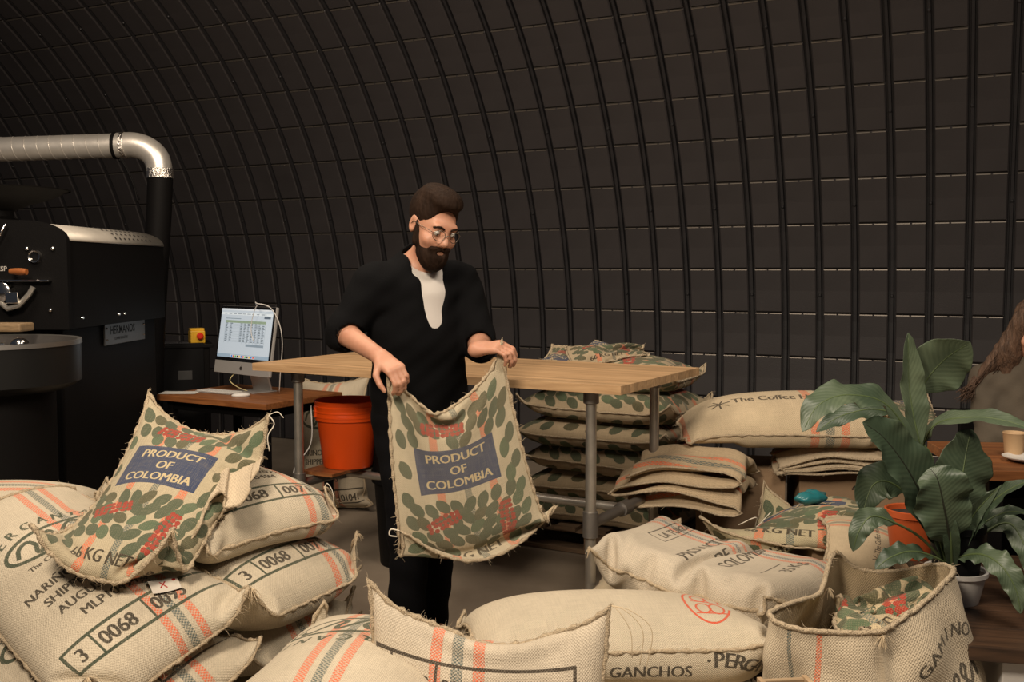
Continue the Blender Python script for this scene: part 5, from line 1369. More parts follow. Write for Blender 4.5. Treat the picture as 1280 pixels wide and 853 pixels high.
LF = [
 dict(ctrl=[(1186, 706, 3.02), (1168, 620, 3.04), (1146, 540, 3.05), (1136, 480, 3.05), (1135, 416, 3.02)], w=.095, face=(.35, -1, 0), start=.45, ruf=.12, fold=.45),
 dict(ctrl=[(1188, 706, 3.03), (1165, 610, 3.08), (1148, 530, 3.10), (1152, 487, 3.10), (1178, 452, 3.07), (1213, 428, 3.00)], w=.185, face=(.1, -1, .1), start=.58, ruf=.10, fold=.10, seed=3),
 dict(ctrl=[(1186, 706, 3.02), (1170, 630, 3.0), (1150, 570, 2.97), (1110, 508, 2.92), (1062, 494, 2.86), (1024, 506, 2.80), (1003, 540, 2.78)], w=.115, face=(-.2, -.75, 1), start=.38, ruf=.22, fold=.12, seed=5, nrip=6),
 dict(ctrl=[(1186, 706, 2.99), (1165, 650, 2.95), (1136, 590, 2.90), (1105, 548, 2.86), (1078, 528, 2.83)], w=.16, face=(.2, -1, .5), start=.12, ruf=.12, fold=.25, seed=7, rib=M_ribd, nrip=4),
 dict(ctrl=[(1188, 706, 3.04), (1166, 640, 3.10), (1152, 575, 3.12), (1168, 532, 3.06), (1215, 522, 2.97), (1260, 527, 2.90), (1310, 545, 2.82)], w=.075, face=(.1, -.8, 1), start=.42, ruf=.14, fold=.2, seed=9),
 dict(ctrl=[(1190, 706, 3.00), (1196, 660, 3.0), (1200, 620, 2.98), (1206, 575, 2.99), (1214, 536, 3.02)], w=.195, face=(.25, -1, .15), start=.35, ruf=.16, fold=.08, seed=11, nrip=3),
 dict(ctrl=[(1188, 706, 2.96), (1186, 670, 2.92), (1180, 635, 2.89), (1172, 600, 2.88), (1162, 585, 2.90)], w=.185, face=(.1, -1, .25), start=.2, ruf=.16, fold=.12, seed=13, rib=M_ribd, nrip=3),
 dict(ctrl=[(1192, 706, 3.0), (1210, 668, 2.97), (1232, 636, 2.93), (1262, 612, 2.88), (1300, 596, 2.82)], w=.060, face=(-.2, -.7, 1), shape='strap', ruf=.2, fold=.35, seed=15),
 dict(ctrl=[(1192, 708, 3.0), (1212, 672, 3.02), (1240, 648, 3.0), (1268, 640, 2.96), (1300, 648, 2.9)], w=.050, face=(0, -.8, 1), shape='strap', ruf=.2, fold=.35, seed=17),
 dict(ctrl=[(1190, 706, 3.0), (1204, 696, 2.93), (1228, 694, 2.86), (1252, 708, 2.80), (1270, 738, 2.77), (1276, 768, 2.76)], w=.085, face=(-.2, -.8, .9), start=.16, ruf=.26, fold=.1, seed=19, nrip=6),
 dict(ctrl=[(1186, 706, 2.97), (1160, 694, 2.90), (1136, 690, 2.84), (1112, 698, 2.80), (1094, 712, 2.78)], w=.070, face=(0, -.7, 1), start=.2, ruf=.25, fold=.1, seed=21),
 dict(ctrl=[(1184, 706, 2.97), (1150, 672, 2.92), (1118, 654, 2.87), (1090, 646, 2.84), (1074, 664, 2.82), (1066, 690, 2.82)], w=.070, face=(-.1, -.9, .7), start=.4, ruf=.3, fold=.1, seed=23),
 dict(ctrl=[(1184, 706, 3.0), (1150, 640, 3.0), (1118, 606, 2.98), (1092, 606, 2.95), (1078, 642, 2.93)], w=.120, face=(0, -1, .5), start=.42, ruf=.2, fold=.12, seed=25),
 dict(ctrl=[(1184, 710, 2.97), (1172, 670, 2.94), (1160, 630, 2.95), (1148, 590, 3.0)], w=.050, face=(.3, -1, 0), shape='strap', ruf=.05, fold=.5, seed=27),
 dict(ctrl=[(1190, 710, 2.96), (1188, 670, 2.92), (1182, 630, 2.92)], w=.048, face=(-.2, -1, 0), shape='strap', ruf=.05, fold=.5, seed=29),
 dict(ctrl=[(1194, 710, 2.98), (1204, 670, 2.96), (1220, 640, 2.94), (1252, 606, 2.9)], w=.050, face=(-.4, -1, .2), shape='strap', ruf=.1, fold=.5, seed=31),
 dict(ctrl=[(1192, 710, 3.03), (1230, 668, 3.05), (1262, 655, 3.02), (1284, 690, 2.95), (1292, 730, 2.93)], w=.075, face=(-.3, -1, .6), start=.3, ruf=.3, fold=.1, seed=33),
 dict(ctrl=[(1184, 706, 3.06), (1160, 600, 3.15), (1130, 530, 3.2), (1096, 512, 3.2), (1052, 520, 3.18), (1020, 540, 3.15)], w=.070, face=(-.1, -.9, .8), start=.5, ruf=.3, fold=.1, seed=35),
 dict(ctrl=[(1184, 706, 3.08), (1170, 600, 3.18), (1158, 560, 3.2), (1120, 545, 3.18), (1088, 552, 3.14)], w=.06, face=(0, -.8, 1), start=.5, ruf=.3, fold=.1, seed=37),
]
for d_ in LF: leaf(**d_)

# ================================================================== people: smooth signed-distance bodies
class Field:
    def __init__(s, lo, hi, h):
        s.lo = np.array(lo, float); s.h = h; s.n = np.ceil((np.array(hi)-s.lo)/h).astype(int)+1; s.d = np.full(tuple(s.n), 1.0, np.float32)
    def sub(s, lo, hi):
        a = np.clip(((np.array(lo)-s.lo)/s.h).astype(int)-1, 0, s.n-1); b = np.clip(((np.array(hi)-s.lo)/s.h).astype(int)+2, 1, s.n)
        ax = [s.lo[k]+np.arange(a[k], b[k])*s.h for k in range(3)]; X, Y, Z = np.meshgrid(*ax, indexing='ij', sparse=True)
        return (slice(a[0], b[0]), slice(a[1], b[1]), slice(a[2], b[2])), X, Y, Z
    def put(s, sl, d, k, op='u'):
        o = s.d[sl]
        if op == 'u':
            if k > 0: hh = np.clip(.5+.5*(o-d)/k, 0, 1); s.d[sl] = o*(1-hh)+d*hh-k*hh*(1-hh)
            else: s.d[sl] = np.minimum(o, d)
        elif op == 's':
            k = max(k, 1e-4); hh = np.clip(.5-.5*(o+d)/k, 0, 1); s.d[sl] = o*(1-hh)-d*hh+k*hh*(1-hh)
    def cone(s, a, b, ra, rb, k=.02, op='u', sq=None):
        a = np.array(a, float); b = np.array(b, float); m = max(ra, rb)+k+3*s.h
        if sq is not None: m *= 1.6
        sl, X, Y, Z = s.sub(np.minimum(a, b)-m, np.maximum(a, b)+m); v = b-a; L2 = (v*v).sum()+1e-12
        px, py, pz = X-a[0], Y-a[1], Z-a[2]; t = np.clip((px*v[0]+py*v[1]+pz*v[2])/L2, 0, 1)
        dx, dy, dz = px-t*v[0], py-t*v[1], pz-t*v[2]
        if sq is not None:       # sq = (unit vector, factor): flatter along that vector
            u, f = np.array(sq[0], float), sq[1]; w_ = dx*u[0]+dy*u[1]+dz*u[2]; q = np.sqrt(np.maximum(dx*dx+dy*dy+dz*dz-w_*w_, 0)+(w_*f)**2); d = (q-(ra+(rb-ra)*t))/ (f*.5+.5)
        else: d = np.sqrt(dx*dx+dy*dy+dz*dz)-(ra+(rb-ra)*t)
        s.put(sl, d.astype(np.float32), k, op)
    def ell(s, c, r, Rm=None, k=.02, op='u'):
        c = np.array(c, float); r = np.array(r, float); m = r.max()+k+3*s.h; sl, X, Y, Z = s.sub(c-m, c+m); x, y, z = X-c[0], Y-c[1], Z-c[2]
        if Rm is not None:
            Rm = np.array(Rm); x, y, z = Rm[0, 0]*x+Rm[1, 0]*y+Rm[2, 0]*z, Rm[0, 1]*x+Rm[1, 1]*y+Rm[2, 1]*z, Rm[0, 2]*x+Rm[1, 2]*y+Rm[2, 2]*z
        k0 = np.sqrt((x/r[0])**2+(y/r[1])**2+(z/r[2])**2); k1 = np.sqrt((x/r[0]**2)**2+(y/r[1]**2)**2+(z/r[2]**2)**2)+1e-9
        s.put(sl, (k0*(k0-1)/k1).astype(np.float32), k, op)
    def mesh(s, name, mat, parent, origin, noise=None, sub=0, smooth_it=2):
        d = s.d
        if noise is not None:
            X, Y, Z = np.meshgrid(*[s.lo[k]+np.arange(s.n[k])*s.h for k in range(3)], indexing='ij', sparse=True); d = d+noise(X, Y, Z).astype(np.float32)
        ins = d < 0; c = np.zeros(tuple(s.n-1), np.int8)
        for a in (0, 1):
            for b in (0, 1):
                for e in (0, 1): c += ins[a:a+s.n[0]-1, b:b+s.n[1]-1, e:e+s.n[2]-1]
        I, J, K = np.nonzero((c > 0) & (c < 8)); n = len(I); vid = -np.ones(c.shape, np.int64); vid[I, J, K] = np.arange(n)
        acc = np.zeros((n, 3)); cnt = np.zeros(n)
        cs = [(a, b, e) for a in (0, 1) for b in (0, 1) for e in (0, 1)]
        for p in cs:
            for ax in range(3):
                if p[ax]: continue
                q = list(p); q[ax] = 1; d0 = d[I+p[0], J+p[1], K+p[2]]; d1 = d[I+q[0], J+q[1], K+q[2]]; m = (d0 < 0) != (d1 < 0)
                t = d0/(d0-d1+1e-12); P = np.tile(np.array(p, float), (n, 1)); P[:, ax] = t; acc[m] += P[m]; cnt[m] += 1
        V = (acc/cnt[:, None]+np.stack([I, J, K], 1))*s.h+s.lo-np.array(origin)
        F_ = []
        for ax in range(3):
            A = [slice(None)]*3; B = [slice(None)]*3; A[ax] = slice(0, -1); B[ax] = slice(1, None); x0 = ins[tuple(A)]; x1 = ins[tuple(B)]; m = x0 != x1
            i = np.stack(np.nonzero(m), 1); o1, o2 = [(1, 2), (2, 0), (0, 1)][ax]; i = i[(i[:, o1] > 0) & (i[:, o2] > 0) & (i[:, o1] < s.n[o1]-1) & (i[:, o2] < s.n[o2]-1)]
            def g(da, db): j = i.copy(); j[:, o1] -= da; j[:, o2] -= db; return vid[j[:, 0], j[:, 1], j[:, 2]]
            q = np.stack([g(1, 1), g(0, 1), g(0, 0), g(1, 0)], 1); fl_ = ~x0[i[:, 0], i[:, 1], i[:, 2]]; q[fl_] = q[fl_][:, ::-1]; F_.append(q)
        F_ = np.concatenate(F_); F_ = F_[(F_ >= 0).all(1)]
        me = D.meshes.new(name); me.vertices.add(n); me.vertices.foreach_set('co', V.ravel()); me.loops.add(F_.size); me.loops.foreach_set('vertex_index', F_.ravel().astype(np.int32))
        me.polygons.add(len(F_)); me.polygons.foreach_set('loop_start', np.arange(0, F_.size, 4, dtype=np.int32)); me.update(calc_edges=True); me.validate(); smooth(me)
        o = link(name, me, mat, parent)
        if smooth_it: md = o.modifiers.new('s', 'SMOOTH'); md.factor = .5; md.iterations = smooth_it
        return o

def skin_mat(name, col):
    m, nt, b = new_mat(name); N = nt.nodes; n = N.new('ShaderNodeTexNoise'); n.inputs['Scale'].default_value = 25; n.inputs['Detail'].default_value = 5
    tc = N.new('ShaderNodeTexCoord'); nt.links.new(tc.outputs['Object'], n.inputs[0]); r = N.new('ShaderNodeValToRGB'); nt.links.new(n.outputs[0], r.inputs[0])
    r.color_ramp.elements[0].color = (col[0]*.88, col[1]*.80, col[2]*.78, 1); r.color_ramp.elements[1].color = (*col, 1); r.color_ramp.elements[0].position = .3; r.color_ramp.elements[1].position = .7
    nt.links.new(r.outputs[0], b.inputs['Base Color']); b.inputs['Roughness'].default_value = .5; b.inputs['Subsurface Weight'].default_value = .12; b.inputs['Subsurface Radius'].default_value = (.02, .008, .004); return m
M_skin = skin_mat('skin', (.52, .27, .175))
M_shirt = simple('black_cotton', (.0035, .0035, .004), .9, 0, .25, 350)
M_trous = simple('black_denim', (.004, .004, .005), .9, 0, .25, 400)
M_tee = simple('white_cotton', (.58, .54, .50), .85, 0, .12, 400)
M_hair = simple('dark_brown_hair', (.019, .010, .006), .75, 0, .6, 90, .35, 40, stretch=(1, 1, .3))
M_eye = simple('eye', (.35, .32, .28), .2); M_iris = simple('iris', (.03, .015, .008), .15)
M_glass = simple('spectacle_frame', (.25, .22, .18), .25, .9)

def head_frame(c, yaw, pitch, roll=0.0):
    """local x: to the person's left, y: forward, z: up ; yaw 0 faces the camera (-Y)"""
    R_ = Matrix.Rotation(yaw, 3, 'Z') @ Matrix.Rotation(roll, 3, 'Y') @ Matrix.Rotation(pitch, 3, 'X')
    B_ = Matrix(((1, 0, 0), (0, -1, 0), (0, 0, 1)))     # forward -> -Y ; left -> +X
    return R_ @ B_, Vector(c)
def head_field(f, R_, c, sc=1.0):
    T = lambda x, y, z: tuple(c+R_ @ (Vector((x, y, z))*sc)); Rn = [[R_[i][j] for j in range(3)] for i in range(3)]
    E = lambda p, r, k=.02, op='u': f.ell(T(*p), [q*sc for q in r], Rn, k*sc, op)
    Cn = lambda a, b, ra, rb, k=.01, op='u': f.cone(T(*a), T(*b), ra*sc, rb*sc, k*sc, op)
    E((0, -.018, .040), (.077, .096, .088)); E((0, .028, -.030), (.062, .066, .085), .03); E((0, .050, -.075), (.042, .040, .040), .03)
    E((0, .074, -.104), (.022, .017, .016), .022)
    Cn((-.036, .082, .026), (.036, .082, .026), .013, .013, .022)
    E((-.032, .098, .004), (.019, .016, .012), .014, 's'); E((.032, .098, .004), (.019, .016, .012), .014, 's')
    E((-.042, .066, -.030), (.024, .022, .018), .025); E((.042, .066, -.030), (.024, .022, .018), .025)
    Cn((0, .088, .012), (0, .108, -.026), .009, .013, .014); Cn((-.011, .098, -.030), (.011, .098, -.030), .009, .009, .01)
    Cn((-.019, .089, -.060), (.019, .089, -.060), .0065, .0065, .008); Cn((-.016, .088, -.071), (.016, .088, -.071), .0075, .0075, .008)
    for s_ in (-1, 1):
        E((s_*.077, -.008, -.004), (.010, .021, .033), .008); E((s_*.084, -.004, -.002), (.006, .011, .018), .006, 's')
        E((s_*.0320, .0800, .0040), (.0135, .0135, .0125), .004)
    return T
def hand_field(f, wrist, fwd, palm_n, curl, side, sc=1.0):
    """fwd: wrist->knuckles, palm_n: direction the palm faces, side: +1 thumb on fwd x palm side"""
    w_ = Vector(wrist); fw = Vector(fwd).normalized(); pn = Vector(palm_n); pn = (pn-fw*pn.dot(fw)).normalized(); sd = fw.cross(pn).normalized()*side
    f.cone(w_, w_+fw*.02*sc, .027*sc, .028*sc, .02, sq=(pn, 1.5))
    for q in (-.026, -.009, .009, .026): f.cone(w_+fw*.022*sc+sd*q*.7*sc, w_+fw*.085*sc+sd*q*sc, .0145*sc, .0125*sc, .012)
    Ls = [(.026, .044, .027, .022, .0092), (.009, .048, .031, .024, .0095), (-.009, .044, .029, .023, .0090), (-.026, .034, .022, .020, .0080)]
    for n_, (q, a, b, c_, r) in enumerate(Ls):
        p = w_+fw*.088*sc+sd*q*sc; ang = 0
        for l, da in ((a, curl*.9), (b, curl*1.2), (c_, curl*.8)):
            ang += da; d = fw*math.cos(ang)+pn*math.sin(ang)+sd*q*1.2; p2 = p+d.normalized()*l*sc; f.cone(p, p2, r*sc, r*.9*sc, .003); p = p2
    p = w_+fw*.025*sc+sd*.026*sc; p2 = p+(fw*.6+sd*.65+pn*.45).normalized()*.045*sc; p3 = p2+(fw*.85+sd*.1+pn*.6).normalized()*.034*sc; p4 = p3+(fw*.8-sd*.15+pn*.6).normalized()*.027*sc
    f.cone(p, p2, .0145*sc, .0115*sc, .012); f.cone(p2, p3, .0115*sc, .0105*sc, .004); f.cone(p3, p4, .0105*sc, .0085*sc, .003)

# ---- the man, standing in front of the work table and shaking out a sack
man = empty('person', (-.33, 3.74, 0), 0, 'bearded man with glasses in black overshirt and white t-shirt swinging an empty printed sack', 'person')
MO = Vector(man.location)
fdir = Vector((math.sin(math.radians(34)), -math.cos(math.radians(34)), 0)); ldir = Vector((math.cos(math.radians(34)), math.sin(math.radians(34)), 0))
pel = Vector((-.345, 3.78, .96)); che = Vector((-.345, 3.74, 1.27)); nb_ = Vector((-.350, 3.735, 1.455)); hc = Vector((-.283, 3.645, 1.607))
RS_ = at(466, 362, 3.66); LS_ = che+ldir*.185+Vector((0, 0, .135)); RE = at(430, 416, 3.58); LE = at(600, 430, 3.74); RW = at(476, 447, 3.40); LW = at(596, 437, 3.50)
RS_ = che-ldir*.185+Vector((0, 0, .135)); 
f = Field((-.80, 3.20, -.01), (.10, 4.1, 1.80), .006)
def trunk(f, g=0.0, k=.05):
    sq = (fdir, 1.45)
    f.cone(pel+Vector((0, 0, -.04)), pel+Vector((0, 0, .06)), .160+g, .150+g, k, sq=sq); f.cone(pel+Vector((0, 0, .06)), che-Vector((0, 0, .06)), .145+g, .160+g, k, sq=sq)
    f.cone(che-Vector((0, 0, .06)), che+Vector((0, 0, .07)), .165+g, .150+g, k, sq=sq)
    f.cone(che-ldir*.14+Vector((0, 0, .125)), che+ldir*.14+Vector((0, 0, .125)), .062+g, .062+g, k); f.cone(che+Vector((0, 0, .10)), nb_+Vector((0, 0, -.01)), .10+g, .062+g, k)
def legs(f, g=0.0, k=.03, feet=True, bottom=.09):
    for s_ in (-1, 1):
        h_ = pel+ldir*s_*.085+Vector((0, 0, -.05)); kn = pel+ldir*s_*.085+fdir*(.07 if s_ < 0 else -.02)+Vector((0, 0, -.47)); an = kn+fdir*(-.03 if s_ < 0 else -.06)+Vector((0, 0, -.40))
        kn.z = .50; an.z = bottom
        f.cone(h_, kn, .088+g, .060+g, k); f.cone(kn, an, .058+g, .040+g*1.7, k)
        if feet: f.cone(an-Vector((0, 0, .02)), an+fdir*.16+Vector((0, 0, -.055)), .036, .030, .02)
trunk(f); legs(f)
f.cone(nb_, hc+Vector((0, .03, -.06)), .058, .056, .03)
f.cone(RS_, RE, .052, .043, .03); f.cone(RE, RW, .042, .027, .02); f.cone(LS_, LE, .052, .043, .03); f.cone(LE, LW, .042, .027, .02)
hand_field(f, RW, (RW-RE).normalized()+Vector((.3, -.2, -.3)), (.25, .2, -1), .75, -1); hand_field(f, LW, Vector((.9, -.5, .15)), (-.1, .5, -.9), .75, 1)
HR, HC = head_frame(hc, math.radians(38), math.radians(24), math.radians(6))
TH_ = head_field(f, HR, HC)
f.mesh('body', M_skin, man, MO)
for s_ in (-1, 1):
    e = MB().ball(Vector(TH_(s_*.032, .083, .004))-MO, .0115, 16).build('eye', M_eye, man, 180)
    MB().ball(Vector(TH_(s_*.032, .0895, .002))-MO, .0058, 12).build('iris', M_iris, e, 180)
# hair and beard
f = Field(hc-Vector((.16, .16, .20)), hc+Vector((.16, .16, .20)), .0038)
Rn = [[HR[i][j] for j in range(3)] for i in range(3)]
f.ell(TH_(0, -.022, .050), (.083, .100, .094), Rn, .01); f.ell(TH_(0, .050, .108), (.055, .048, .028), Rn, .03); f.ell(TH_(0, .0, .118), (.06, .07, .022), Rn, .03)
f.ell(TH_(0, .090, -.012), (.067, .062, .098), Rn, .014, 's'); f.ell(TH_(0, .02, -.10), (.12, .10, .10), Rn, .012, 's')
for s_ in (-1, 1): f.ell(TH_(s_*.088, .012, -.030), (.035, .035, .045), Rn, .01, 's')
hn = lambda X, Y, Z: .0006*np.sin(X*420+Z*160)*np.sin(Y*310+Z*60)
f.mesh('hair', M_hair, man, MO, hn, smooth_it=1)
f = Field(hc-Vector((.16, .16, .20)), hc+Vector((.16, .16, .20)), .0038)
f.ell(TH_(0, .048, -.082), (.060, .060, .050), Rn, .01); f.ell(TH_(0, .070, -.110), (.042, .036, .036), Rn, .025); f.cone(TH_(-.034, .090, -.048), TH_(.034, .090, -.048), .0085, .0085, .02)
for s_ in (-1, 1):
    f.cone(TH_(s_*.062, .022, -.055), TH_(s_*.070, .006, .012), .016, .009, .02)
    f.ell(TH_(s_*.036, .098, -.022), (.026, .030, .022), Rn, .01, 's')
f.ell(TH_(0, .112, -.066), (.021, .022, .0095), Rn, .004, 's'); f.ell(TH_(0, .0, -.135), (.05, .06, .03), Rn, .01, 's'); f.ell(TH_(0, .125, -.018), (.02, .03, .02), Rn, .01, 's')
f.mesh('beard', M_hair, man, MO, hn, smooth_it=1)
bw = MB()
for s_ in (-1, 1): bw.tube(catmull([Vector(TH_(s_*.014, .0965, .022))-MO, Vector(TH_(s_*.032, .095, .029))-MO, Vector(TH_(s_*.052, .080, .021))-MO], 10), [.004]*9+[.002], 6)
bw.build('eyebrows', M_hair, man, 180)
gm = MB(); 
for s_ in (-1, 1):
    pts = [Vector(TH_(s_*.033+.023*math.cos(a), .108-.010*abs(math.cos(a))*(1 if math.cos(a)*s_ > 0 else 0), .001+.019*math.sin(a)))-MO for a in [2*PI*k/24 for k in range(24)]]
    gm.tube(pts, .0013, 6, closed=True); gm.tube([Vector(TH_(s_*.056, .099, .008))-MO, Vector(TH_(s_*.078, .05, .010))-MO, Vector(TH_(s_*.082, -.002, .008))-MO, Vector(TH_(s_*.082, -.014, -.006))-MO], .0013, 6)
gm.tube([Vector(TH_(-.010, .108, .003))-MO, Vector(TH_(0, .113, .007))-MO, Vector(TH_(.010, .108, .003))-MO], .0013, 6); gm.build('glasses', M_glass, man, 180)
# t-shirt
f = Field((-.66, 3.4, .80), (-.02, 4.1, 1.56), .007); trunk(f, .008); f.cone(nb_+Vector((0, 0, .0)), hc+Vector((0, .02, -.02)), .062, .062, .004, 's')
f.ell(nb_+fdir*.055+Vector((0, 0, .030)), (.060, .060, .045), None, .01, 's')
f.mesh('t_shirt', M_tee, man, MO, lambda X, Y, Z: .0022*np.sin(X*38+Z*22)*np.sin(Z*31-Y*12))
# overshirt, open at the front, sleeves rolled to the elbow
f = Field((-.80, 3.25, .74), (.08, 4.15, 1.60), .007); trunk(f, .020); f.cone(pel+Vector((0, 0, -.14)), pel+Vector((0, 0, .05)), .172, .172, .04, sq=(fdir, 1.3))
f.cone(RS_+Vector((0, 0, -.005)), RS_.lerp(RE, .94), .074, .064, .04); f.cone(LS_+Vector((0, 0, -.005)), LS_.lerp(LE, .94), .074, .064, .04)
f.cone(RS_.lerp(RE, .86), RS_.lerp(RE, 1.02), .066, .066, .006); f.cone(LS_.lerp(LE, .86), LS_.lerp(LE, 1.02), .066, .066, .006)
f.cone(RS_.lerp(RE, 1.01), RE.lerp(RW, .4), .050, .046, .004, 's'); f.cone(LS_.lerp(LE, 1.01), LE.lerp(LW, .4), .050, .046, .004, 's')
f.cone(nb_+Vector((0, .015, -.01)), nb_+Vector((0, .03, .03)), .078, .070, .02); f.cone(nb_+Vector((0, 0, .0)), hc+Vector((0, .02, .02)), .066, .075, .004, 's')
# the front opening: a narrow wedge, wider at the neck
f.cone(che+fdir*.16+Vector((0, 0, .17)), che+fdir*.168+Vector((0, 0, .02)), .080, .058, .006, 's'); f.cone(che+fdir*.168+Vector((0, 0, .02)), che+fdir*.185+Vector((0, 0, -.09)), .058, .012, .006, 's')
f.cone(nb_+fdir*.075, nb_+fdir*.075+Vector((0, 0, .06)), .062, .07, .01, 's')
f.mesh('overshirt', M_shirt, man, MO, lambda X, Y, Z: .0030*np.sin(X*21+Z*33+2*np.sin(Z*9))*np.sin(Z*23-Y*16)+.0016*np.sin(X*50-Z*75+Y*30))
f = Field((-.62, 3.4, .02), (-.05, 4.15, 1.06), .008); f.cone(pel+Vector((0, 0, -.05)), pel+Vector((0, 0, .05)), .165, .158, .03, sq=(fdir, 1.4)); legs(f, .016, .035, False, .07)
f.mesh('trousers', M_trous, man, MO, lambda X, Y, Z: .004*np.sin(Z*42+X*20)*np.sin(Z*17+Y*24))
f = Field((-.62, 3.35, -.02), (-.05, 4.1, .14), .005)
for s_ in (-1, 1):
    kn = pel+ldir*s_*.085+fdir*(.07 if s_ < 0 else -.02); an = kn+fdir*(-.03 if s_ < 0 else -.06); an.z = .07
    f.cone(an-fdir*.03+Vector((0, 0, -.02)), an+fdir*.17+Vector((0, 0, -.035)), .048, .040, .02, sq=(Vector((0, 0, 1)), 1.15)); f.cone(an, an+Vector((0, 0, .03)), .05, .05, .02)
f.d = np.maximum(f.d, -(f.lo[2]+np.arange(f.n[2])*f.h-.004)[None, None, :]).astype(np.float32)
f.mesh('shoes', M_blackplastic, man, MO)

# ---- the sack he swings
def design_held():
    c = design_colombia(.60, .86, 17, 900); return c
M_held = jute_mat('jute_held', design_held(), (.56, .48, .34), strength=.85)
c = [at(500, 664, 3.38), at(698, 630, 3.60), at(628, 424, 3.46), at(482, 453, 3.37)]
t, P, P2 = sack('empty leaf print sack hanging and swinging from the man hands, blue block in the middle', c, .60, .53, .035, M_held, 'leaf print coffee sacks', 160, seed=81, nu=56, nv=46, ground=False, grav=.00022, addhm=False, press=.00004, rough=.010, hydro=0, wt=.84)
e0 = Vector(P2[0, 0, 0]); strand(t, [e0, e0+Vector((-.03, 0, .005)), e0+Vector((-.035, 0, -.015)), e0+Vector((-.01, 0, -.02))], .0025)

# ---- the woman at the right edge
wo = empty('seated_person', (1.93, 4.42, 0), 0, 'woman with long brown hair in olive brown jacket seated at the right edge', 'person')
WO = Vector(wo.location); wf = Vector((-.25, -.97, 0)).normalized(); wl = Vector((.97, -.25, 0)).normalized()
ch = at(1283, 500, 4.38); ch = Vector((ch.x, 4.40, .86)); pe = Vector((ch.x+.02, 4.52, .50)); nb2 = ch+Vector((-.01, -.03, .22)); h2 = Vector((ch.x-.015, 4.30, 1.20))
f = Field((1.5, 3.7, -.01), (2.6, 4.8, 1.42), .008)
def torso2(f, g):
    sq = (wf, 1.35); f.cone(pe, ch-Vector((0, 0, .05)), .15+g, .145+g, .05, sq=sq); f.cone(ch-Vector((0, 0, .05)), ch+Vector((0, 0, .08)), .15+g, .13+g, .05, sq=sq)
    f.cone(ch-wl*.12+Vector((0, 0, .12)), ch+wl*.12+Vector((0, 0, .12)), .055+g, .055+g, .05); f.cone(ch+Vector((0, 0, .1)), nb2, .09+g, .05+g, .04)
rs, ls = ch-wl*.165+Vector((0, 0, .115)), ch+wl*.165+Vector((0, 0, .115)); re_, le_ = Vector((1.90-.02, 4.24, .80)), ls+Vector((.08, -.12, -.25)); re_ = rs+Vector((-.01, -.10, -.255)); rw, lw = re_+Vector((.14, -.20, .05)), le_+Vector((-.14, -.20, .05))
torso2(f, 0)
for s_ in (-1, 1):
    hp_ = pe+wl*s_*.09; kn = hp_+wf*.42+Vector((0, 0, .02)); an = kn+wf*.02; an.z = .08; f.cone(hp_, kn, .085, .06, .03); f.cone(kn, an, .055, .04, .03); f.cone(an, an+wf*.15+Vector((0, 0, -.04)), .035, .03, .02)
f.cone(nb2, h2+Vector((0, .03, -.06)), .05, .05, .03); f.cone(rs, re_, .046, .04, .03); f.cone(re_, rw, .038, .026, .02); f.cone(ls, le_, .046, .04, .03); f.cone(le_, lw, .038, .026, .02)
hand_field(f, rw, (rw-re_), (.2, 0, -1), .5, -1, .9); hand_field(f, lw, (lw-le_), (-.2, 0, -1), .5, 1, .9)
H2, C2 = head_frame(h2, math.radians(-12), math.radians(28)); T2 = head_field(f, H2, C2, .93)
f.mesh('body', M_skin, wo, WO)
Rn2 = [[H2[i][j] for j in range(3)] for i in range(3)]
M_olive = simple('olive_jacket', (.085, .068, .048), .88, 0, .25, 300, .15, 10)
f = Field((1.5, 3.8, .40), (2.6, 4.8, 1.2), .008); torso2(f, .022)
for a, b, c_ in ((rs, re_, rw), (ls, le_, lw)): f.cone(a, b, .066, .060, .03); f.cone(b, b.lerp(c_, .85), .058, .045, .03)
f.cone(nb2+Vector((0, 0, -.03)), nb2+Vector((0, .01, .03)), .072, .066, .02); f.cone(nb2, h2, .056, .07, .004, 's')
f.mesh('jacket', M_olive, wo, WO, lambda X, Y, Z: .004*np.sin(X*34+Z*30)*np.sin(Z*36-Y*18)+.002*np.sin(X*80-Z*60))
f = Field((1.5, 3.8, .03), (2.6, 4.8, .72), .01); f.cone(pe, pe+Vector((0, 0, .1)), .16, .15, .03)
for s_ in (-1, 1):
    hp_ = pe+wl*s_*.09; kn = hp_+wf*.42+Vector((0, 0, .02)); an = kn+wf*.02; an.z = .08; f.cone(hp_, kn, .098, .072, .03); f.cone(kn, an, .068, .055, .03)
f.mesh('trousers', M_trous, wo, WO)
f = Field((1.6, 3.9, .8), (2.4, 4.7, 1.42), .0055)
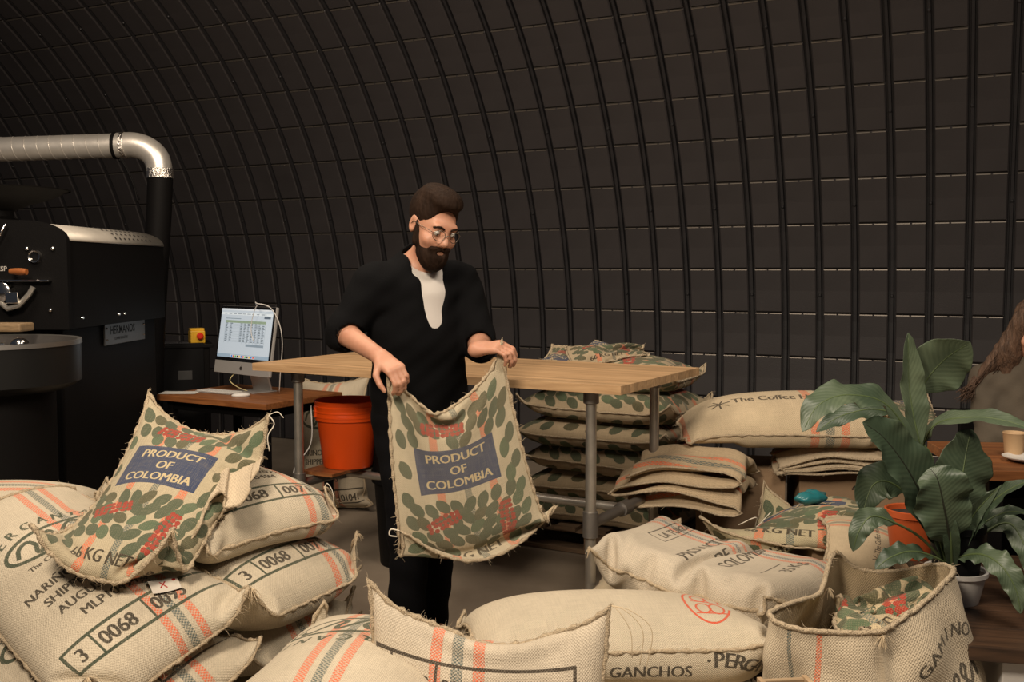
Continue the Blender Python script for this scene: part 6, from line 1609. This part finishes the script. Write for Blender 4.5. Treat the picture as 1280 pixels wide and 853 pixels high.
f.ell(T2(0, -.02, .045), (.085, .10, .09), Rn2, .02); f.ell(T2(0, .10, -.02), (.055, .06, .09), Rn2, .01, 's')
for s_ in (-1, 1):
    a, b, c_ = Vector(T2(s_*.07, .0, .02)), Vector(T2(s_*.085, .02, -.12)), Vector(T2(s_*.10, .06, -.25)); f.cone(a, b, .035, .042, .03); f.cone(b, c_, .042, .030, .03)
f.cone(T2(0, -.07, 0), nb2+Vector((0, .07, -.02)), .06, .06, .03); sw = ch-wl*.19+Vector((-.02, -.03, .10))
f.cone(T2(-.08, .0, -.05), sw, .045, .022, .03); f.cone(sw, sw+Vector((-.06, -.02, -.045)), .022, .008, .02)
M_hair2 = simple('long_brown_hair', (.10, .056, .034), .6, 0, .8, 90, .5, 30, stretch=(3, 3, .4))
f.mesh('hair', M_hair2, wo, WO, lambda X, Y, Z: .004*np.sin(X*160+Z*40)*np.sin(Y*150+Z*30), smooth_it=1)
st = MB(); rg = random.Random(3)
for k in range(60):
    a = Vector(T2(-.06-.03*rg.random(), rg.uniform(-.02, .04), rg.uniform(-.06, .02))); b = sw+Vector((rg.uniform(-.02, .05), rg.uniform(-.05, .01), rg.uniform(-.01, .03))); e = sw+Vector((rg.uniform(-.10, -.02), rg.uniform(-.06, 0), rg.uniform(-.09, -.02)))
    st.tube(catmull([a-WO, b-WO, e-WO], 9), [.0016]*8+[.0006], 4, cap=False)
o = st.build('hair_strands', M_hair2, wo, 180); o['kind'] = 'stuff'
# a dark chair under her
chr_ = empty('chair', (pe.x, pe.y, 0), math.atan2(wf.y, wf.x)+PI/2, 'dark chair the woman sits on, hidden behind the table', 'chair')
MB().box((0, -.02, .385), (.42, .42, .04), bev=.01).build('seat', M_black, chr_); MB().box((0, .20, .66), (.40, .03, .28), bev=.01).build('backrest', M_black, chr_)
for a in (-.18, .18):
    for b in (-.19, .18): MB().tube([(a, b, 0), (a*.9, b*.9, .37)], .014, 10).build('leg', M_black, chr_, 40)
    MB().tube([(a, .20, .37), (a, .205, .55)], .012, 10).build('back_post', M_black, chr_, 40)
